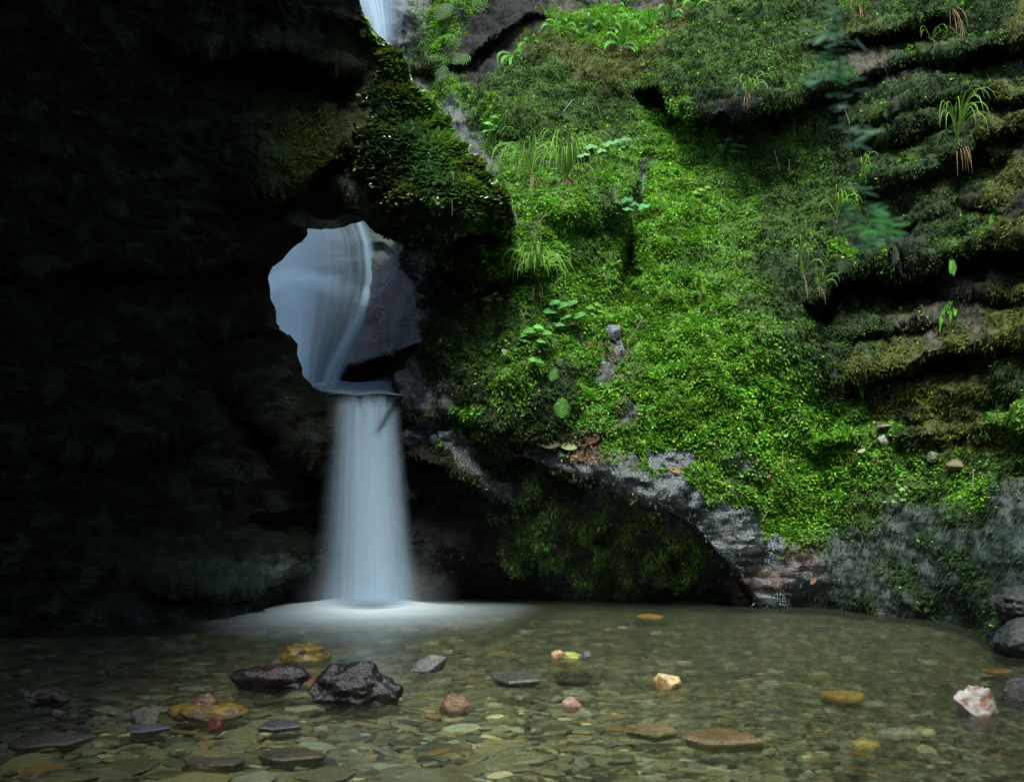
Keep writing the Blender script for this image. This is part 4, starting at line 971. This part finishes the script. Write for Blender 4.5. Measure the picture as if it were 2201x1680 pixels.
feather(1020, 30, 60, .5, .5, 'feathery fern on the dark crag by the upper fall, upper', 6, (.035,.10,.014))
feather(1010, 120, 50, -.7, -.2, 'feathery fern drooping at the foot of the dark crag', 7, (.03,.09,.012))
feather(960, 140, 44, -.3, -.8, 'small drooping fern at the left corner of the crag', 8, (.03,.09,.012))

def lobed(px, py, leaves, label, col=(.17, .34, .14), round_=False):
    p, n_, s = place(px, py, .12); root = empty('leafy_plant', p); tag(root, label, 'plant'); r = np.random.default_rng(int(px))
    Vs, Fs, Cs = [], [], []
    for (dx, dy, size) in leaves:
        c = np.array([dx * s, -.03 - .03 * r.random(), -dy * s]); V, Fl, C = [], [], []
        ribbon([np.zeros(3), c * .5 + np.array([0, 0, .01]), c], .005, np.array([0, -1, .2]), lambda t: t * 0 + 1, V, Fl, C, (.12, .2, .05), (.12, .25, .05))
        make_mesh('stalk', np.concatenate(V), np.array(Fl), M_FROND, parent=root, col=np.concatenate(C))
        th = np.linspace(0, 2 * math.pi, 30, endpoint=False); rad = size * s * .6 * ((.85 + .1 * np.cos(th)) if round_ else (.62 + .38 * np.abs(np.cos(th * 2.5)) ** .6)) ; tilt = unit(np.array([r.normal(0, .3), -.75, .9]))
        a = unit(np.cross(tilt, [1, 0, .2])); b = np.cross(tilt, a); pts = c + np.outer(rad * np.cos(th), a) * .8 + np.outer(rad * np.sin(th), b) - np.outer((rad * .25) * np.abs(np.sin(th)), tilt)
        V = np.concatenate([[c], pts]); i = np.arange(30); f = np.stack([np.zeros(30, int), 1 + i, 1 + (i + 1) % 30], -1); k = r.uniform(.75, 1.25)
        make_mesh('leaf', V, f, M_FROND, parent=root, col=np.tile(np.array(col) * k, (len(V), 1)), smooth=False)
lobed(1300, 335, [(-46,12,26),(-30,-6,26),(-10,4,24),(8,-12,26),(24,-16,24),(40,-22,24),(30,-4,18),(0,14,20)], 'whitish green lobed leaves spread above the moss cushion')
lobed(1325, 448, [(-38,4,28),(-20,-8,26),(-28,14,24),(0,-12,26),(16,-4,24),(34,2,26),(4,8,22)], 'lobed leaves leaning over the narrow gully', (.10,.28,.10))
lobed(1570, 305, [(-22,4,18),(-8,-10,18),(6,2,20),(18,-14,16),(22,4,20),(4,14,18)], 'pale lobed leaves high in the middle of the slope', (.15,.27,.14))
lobed(1505, 408, [(-10,2,16),(2,-4,18),(14,-8,14)], 'three small lobed leaves below the pale high ones', (.14,.28,.06))
lobed(1212, 668, [(-22,-4,30),(2,-16,30),(22,-20,26),(-14,-22,24),(38,6,26),(10,8,24),(-2,26,20)], 'broad round leaved seedling beside the bushy sedge', (.12,.33,.09), True)
lobed(1148, 715, [(-10,0,28),(8,-8,22),(-24,8,24),(-20,20,24),(24,4,22),(14,22,20)], 'broad round leaved seedling lower left of its twin', (.13,.36,.07), True)
lobed(1285, 652, [(-8,0,20),(6,-6,18),(12,8,16),(-4,14,16)], 'three yellowish lobed leaves beside the forked branch', (.15,.33,.05))
lobed(1150, 775, [(-6,0,20),(8,4,16)], 'pair of bright little leaves below the lower left seedling', (.10,.32,.05))
lobed(1058, 640, [(-10,4,18),(4,-6,16),(16,4,14)], 'sprig of yellow green leaves on the left flank', (.14,.30,.04))
lobed(1062, 262, [(-12,6,20),(2,-8,20),(10,10,18),(-8,18,18),(14,-12,14),(-18,22,14)], 'bright leafy sprig beside the brown wet rock face', (.12,.36,.04))
lobed(1928, 1052, [(-8,6,12),(2,-6,12),(8,4,10),(-4,-14,10),(4,14,12),(-14,18,10),(10,-10,8)], 'pale sprig of small leaves on the grey rock below the shelf', (.17,.34,.08))
lobed(1000, 200 + 0, [(-4, 0, 2)], 'x') if False else None

def flat_leaf(px, py, L, ang, col, label, name='fallen_leaf', lift=.05, pos=None, s=None):
    if pos is None: p, n_, s = place(px, py, lift)
    else: p = np.array(pos)
    V, Fl, C = [], [], []; L *= s; d = np.array([math.cos(ang), -.1, math.sin(ang)])
    ribbon([d * L * t for t in np.linspace(-.5, .5, 11)], L * .55, np.array([0, -1, .6]), lambda t: np.sin(np.pi * np.clip(t, .02, .98)) ** .7, V, Fl, C, col, np.array(col) * .8, .25)
    o = make_mesh(name, np.concatenate(V), np.array(Fl), M_FROND, col=np.concatenate(C)); o.location = p; tag(o, label, 'leaf')
flat_leaf(1092, 757, 30, -.7, (.38, .44, .24), 'pale green fallen leaf lying alone on the dark left flank')
flat_leaf(1388, 336, 22, 1.2, (.36, .30, .18), 'tan fallen leaf at the head of the narrow gully')
flat_leaf(1222, 962, 36, -.15, (.34, .38, .16), 'greenish fallen leaf by the wet slab edge')
flat_leaf(1100, 795, 1, 0, (.3, .3, .2), 'x') if False else None
for k, (x, y, L, a, c, lb) in enumerate([(1183, 955, 40, .0, (.07, .05, .035), 'dark stick like curled leaf on the slab'), (1262, 975, 24, 1.3, (.16, .07, .04), 'russet leaf in the litter below the gully'),
        (1280, 945, 26, .6, (.13, .06, .04), 'brown leaf at the top of the litter patch'), (1245, 985, 22, -.9, (.18, .09, .05), 'small brown leaf at the foot of the litter patch'),
        (1372, 470, 22, 1.1, (.26, .16, .06), 'yellow brown leaf stuck in the gully'), (1360, 500, 18, .5, (.18, .09, .05), 'brown leaf lower in the gully'), (1330, 700, 14, .4, (.26, .12, .05), 'orange scrap of leaf on the bedded stone'),
        (1455, 1008, 26, -.3, (.32, .2, .12), 'pinkish tan leaf on the wet grey patch'), (1752, 1243, 18, .9, (.3, .16, .08), 'tan leaf stuck on the dark lower rock'), (1733, 520, 12, .3, (.32, .22, .14), 'beige fleck of leaf in the dark moss'),
        (1478, 1062, 1, 0, (.2, .1, .1), '')]):
    if lb: flat_leaf(x, y, L, a, c, lb)
# leaf on the craggy rock
pr = P(680, 1463, float(groundY(1490))); flat_leaf(0, 0, 46, .35, (.16, .10, .03), 'wet brown leaf plastered on the large black rock', pos=pr, s=float(groundY(1490)) / F)

def twig(pts, rad, col, label, name='twig', surface=True, Y=None, cat='twig'):
    P3 = []
    for (x, y, l) in pts:
        if surface: p, _, s = place(x, y, l)
        else: p = P(x, y, Y - l)
        P3.append(p)
    P3 = np.array(P3); t = np.linspace(0, len(P3) - 1, (len(P3) - 1) * 5 + 1); pp = np.stack([np.interp(t, np.arange(len(P3)), P3[:, i]) for i in range(3)], -1)
    pp += rad * .8 * np.stack([perlin(np.stack([t * .9, t * 0 + j, t * 0], -1)) for j in range(3)], -1)
    T = unit(np.gradient(pp, axis=0)); a = unit(np.cross(T, [0.3, -1, .2])); b = np.cross(T, a); k = 6; V = []
    for j in range(k):
        an = 2 * math.pi * j / k; V.append(pp + (a * math.cos(an) + b * math.sin(an)) * (rad * np.linspace(1, .5, len(pp)))[:, None])
    V = np.stack(V, 1).reshape(-1, 3); n = len(pp); Fl = []
    for i in range(n - 1):
        for j in range(k): Fl.append([i * k + j, i * k + (j + 1) % k, (i + 1) * k + (j + 1) % k, (i + 1) * k + j])
    o = make_mesh(name, V, np.array(Fl), M_TWIG, col=np.tile(np.array(col), (len(V), 1))); recenter(o, pp[0]); tag(o, label, cat); return o
twig([(1190,458,.12),(1155,482,.16),(1120,492,.18),(1082,512,.1)], .006, (.22,.2,.11), 'long thin bent twig crossing below the two tall sedges')
twig([(1208,688,.06),(1222,698,.09),(1240,692,.09),(1255,706,.05)], .014, (.28,.17,.13), 'pinkish bent branch stub beside the round leaved seedling')
twig([(1118,668,.1),(1128,690,.08)], .009, (.26,.20,.16), 'short straight pale stick left of the bushy sedge')
twig([(1230,218,.06),(1210,246,.06)], .008, (.2,.2,.22), 'short grey stick in the moss at upper left of the slope')
twig([(1277,232,.05),(1290,256,.05)], .005, (.2,.15,.12), 'thin brown stick right of the short grey one')
twig([(1384,685,.08),(1350,735,.1),(1345,790,.05)], .005, (.14,.12,.09), 'long dark twig slanting across the bright leaves')
twig([(1778,310,.05),(1768,352,.05)], .005, (.35,.2,.12), 'straight reddish stalk right of the pair of stalks')
twig([(1667,328,.06),(1676,365,.04)], .005, (.35,.24,.16), 'left one of a pair of short tan stalks')
twig([(1695,340,.06),(1693,364,.04)], .005, (.35,.24,.16), 'right one of a pair of short tan stalks')
twig([(1810,212,.1),(1828,262,.12),(1832,315,.05)], .004, (.3,.24,.14), 'long curved stalk behind the hanging leaves')
twig([(1690,965,.04),(1684,1000,.04)], .004, (.3,.28,.14), 'thin pale stem above the lowest bright moss')
twig([(1640,1120,.04),(1652,1095,.04)], .006, (.3,.22,.14), 'small tan stick in the lowest bright moss')
twig([(2092,1010,.05),(2085,1055,.04)], .004, (.3,.22,.16), 'thin reddish stem on the grey rock at right')
twig([(975,372,0),(972,420,.02),(972,462,.02)], .005, (.18,.13,.08), 'thin root hanging from the tip of the ridge', surface=False, Y=9.95, cat='root')
twig([(1020,492,.05),(1018,528,.05)], .004, (.26,.18,.08), 'straw stem in the dark crevice right of the hole')
twig([(1108,588,.1),(1182,570,.0)], .001, (.2, .2, .1), 'x') if False else None

def litter(spots, label):
    pp = []; n_ = []
    for (x, y, sx, sy, n) in spots:
        px = x + rng.normal(0, sx, n); py = y + rng.normal(0, sy, n)
        j = np.clip(((px - 730) / 4).astype(int), 0, SS.W - 1); i = np.clip(((py + 260) / 4).astype(int), 0, SS.H - 1)
        pp.append(SS.V[i, j] + SS.n[i, j] * rng.uniform(.015, .05, (n, 1))); n_.append(SS.n[i, j])
    pp = np.concatenate(pp); n_ = np.concatenate(n_); n = len(pp); d = unit(rng.normal(size=(n, 3)) + np.array([0, 0, -.3])); L = rng.uniform(.02, .075, n)
    V, f, m = leaf_cloud(pp, d, unit(n_ + rng.normal(size=(n, 3)) * .4), L, L * rng.uniform(.15, .5, n), .15)
    c = np.array([.13, .06, .03]) * rng.uniform(.4, 1.9, (n, 1)) * np.array([1, 1, 1]) + rng.random((n, 1)) * np.array([.03, .03, .02])
    tag(make_mesh('leaf_litter', V, f, M_TWIG, col=np.repeat(c, m, 0), smooth=False), label, 'leaf litter', kind='stuff')
litter([(1262, 950, 16, 16, 130), (1245, 985, 26, 8, 70), (1300, 990, 30, 8, 50), (1366, 480, 8, 34, 110), (1384, 400, 4, 26, 30), (1350, 560, 8, 16, 30), (1290, 745, 22, 14, 70), (1318, 775, 22, 8, 40), (1340, 860, 14, 30, 40),
        (1180, 958, 20, 4, 16), (1660, 1025, 10, 10, 16), (1470, 1008, 24, 5, 20), (1850, 990, 30, 6, 20)], 'brown dead leaves and bits of stem caught in the gully and on the slab')
# branch of leaves hanging close to the camera
def hanging():
    Y = 1.7; root = empty('hanging_branch', P(1795, -120, Y)); tag(root, 'hanging leafy creeper out of focus close in front of the slope', 'branch'); r0 = np.array(root.location)
    path = [(1795,-120),(1800,60),(1806,180),(1818,260),(1836,330),(1848,430),(1870,510),(1885,545)]
    pp = np.array([P(x, y, Y) for x, y in path]) - r0; V, Fl, C = [], [], []
    t = np.linspace(0, len(pp) - 1, 50); pp = np.stack([np.interp(t, np.arange(len(pp)), pp[:, i]) for i in range(3)], -1)
    ribbon(pp, .0035, np.array([0, -1, 0]), lambda t: 1 - .7 * t, V, Fl, C, (.05, .06, .03), (.05, .10, .03)); make_mesh('stem', np.concatenate(V), np.array(Fl), M_TWIG, parent=root, col=np.concatenate(C))
    r = np.random.default_rng(5); pos, dr, LL, cc = [], [], [], []
    for (cx_, cy_, sx, sy, n, c) in [(1795, 40, 22, 26, 12, (.10,.24,.12)), (1790, 85, 24, 26, 14, (.10,.24,.13)), (1790, 145, 22, 22, 18, (.05,.22,.07)), (1785, 160, 22, 8, 5, (.12,.28,.2)), (1826, 215, 14, 26, 6, (.05,.12,.06)), (1838, 272, 18, 10, 7, (.10,.22,.10)),
                                     (1862, 283, 22, 6, 5, (.16,.3,.12)), (1838, 310, 14, 12, 5, (.08,.18,.09)), (1838, 400, 16, 14, 6, (.06,.16,.06)), (1860, 455, 26, 20, 16, (.05,.22,.05)), (1882, 495, 26, 14, 20, (.07,.30,.05)), (1880, 520, 20, 8, 8, (.08,.25,.12))]:
        for k in range(int(n * 1.8)):
            pos.append(P(cx_ + r.normal(0, sx * .7), cy_ + r.normal(0, sy * .7), Y + r.normal(0, .05)) - r0); dr.append([r.choice([-1, 1]) * r.uniform(.6, 1), r.normal(0, .3), r.normal(-.1, .2)]); LL.append(r.uniform(.020, .038)); cc.append(np.array(c) * np.clip(r.uniform(2.2, 4.2) * np.array([1.2, 1, 1.]), 0, 9))
    pos = np.array(pos); n = len(pos); V, f, m = leaf_cloud(pos, unit(np.array(dr)), unit(np.tile([0, -.6, .8], (n, 1)) + r.normal(size=(n, 3)) * .2), np.array(LL), np.array(LL) * .3, .1, 'round')
    make_mesh('leaves', V, f, M_LEAF, parent=root, col=np.repeat(np.array(cc), m, 0), smooth=False)
hanging()

# ------------------------------------------------------------------ light
SUN_EL, SUN_AZ = math.radians(64), math.radians(188)   # azimuth clockwise from +Y
w = bpy.data.worlds.new("World"); scene.world = w; w.use_nodes = True; nt = w.node_tree; nt.nodes.clear()
sky = nt.nodes.new('ShaderNodeTexSky'); sky.sky_type = 'NISHITA'; sky.sun_disc = False; sky.sun_elevation = SUN_EL; sky.sun_rotation = SUN_AZ; sky.air_density = 1.0; sky.dust_density = 1.5
bg = nt.nodes.new('ShaderNodeBackground'); bg.inputs[1].default_value = .12; wo = nt.nodes.new('ShaderNodeOutputWorld')
nt.links.new(sky.outputs[0], bg.inputs[0]); nt.links.new(bg.outputs[0], wo.inputs[0])
sd = bpy.data.lights.new('sun', 'SUN'); sd.energy = 2.7; sd.angle = math.radians(24); sd.color = (.96, 1, .91)
so = bpy.data.objects.new('sun', sd); COL.objects.link(so)
dv = Vector((math.sin(SUN_AZ) * math.cos(SUN_EL), math.cos(SUN_AZ) * math.cos(SUN_EL), math.sin(SUN_EL)))
so.rotation_euler = dv.to_track_quat('Z', 'Y').to_euler(); so.location = (3, 0, 12)

vs = scene.view_settings; vs.view_transform = 'Standard'; vs.look = 'None'; vs.exposure = 1.35; vs.gamma = 1
scene.render.engine = 'CYCLES'; cy = scene.cycles; cy.max_bounces = 8; cy.transparent_max_bounces = 16; cy.use_denoising = True; cy.sample_clamp_indirect = 4; cy.blur_glossy = 1.0
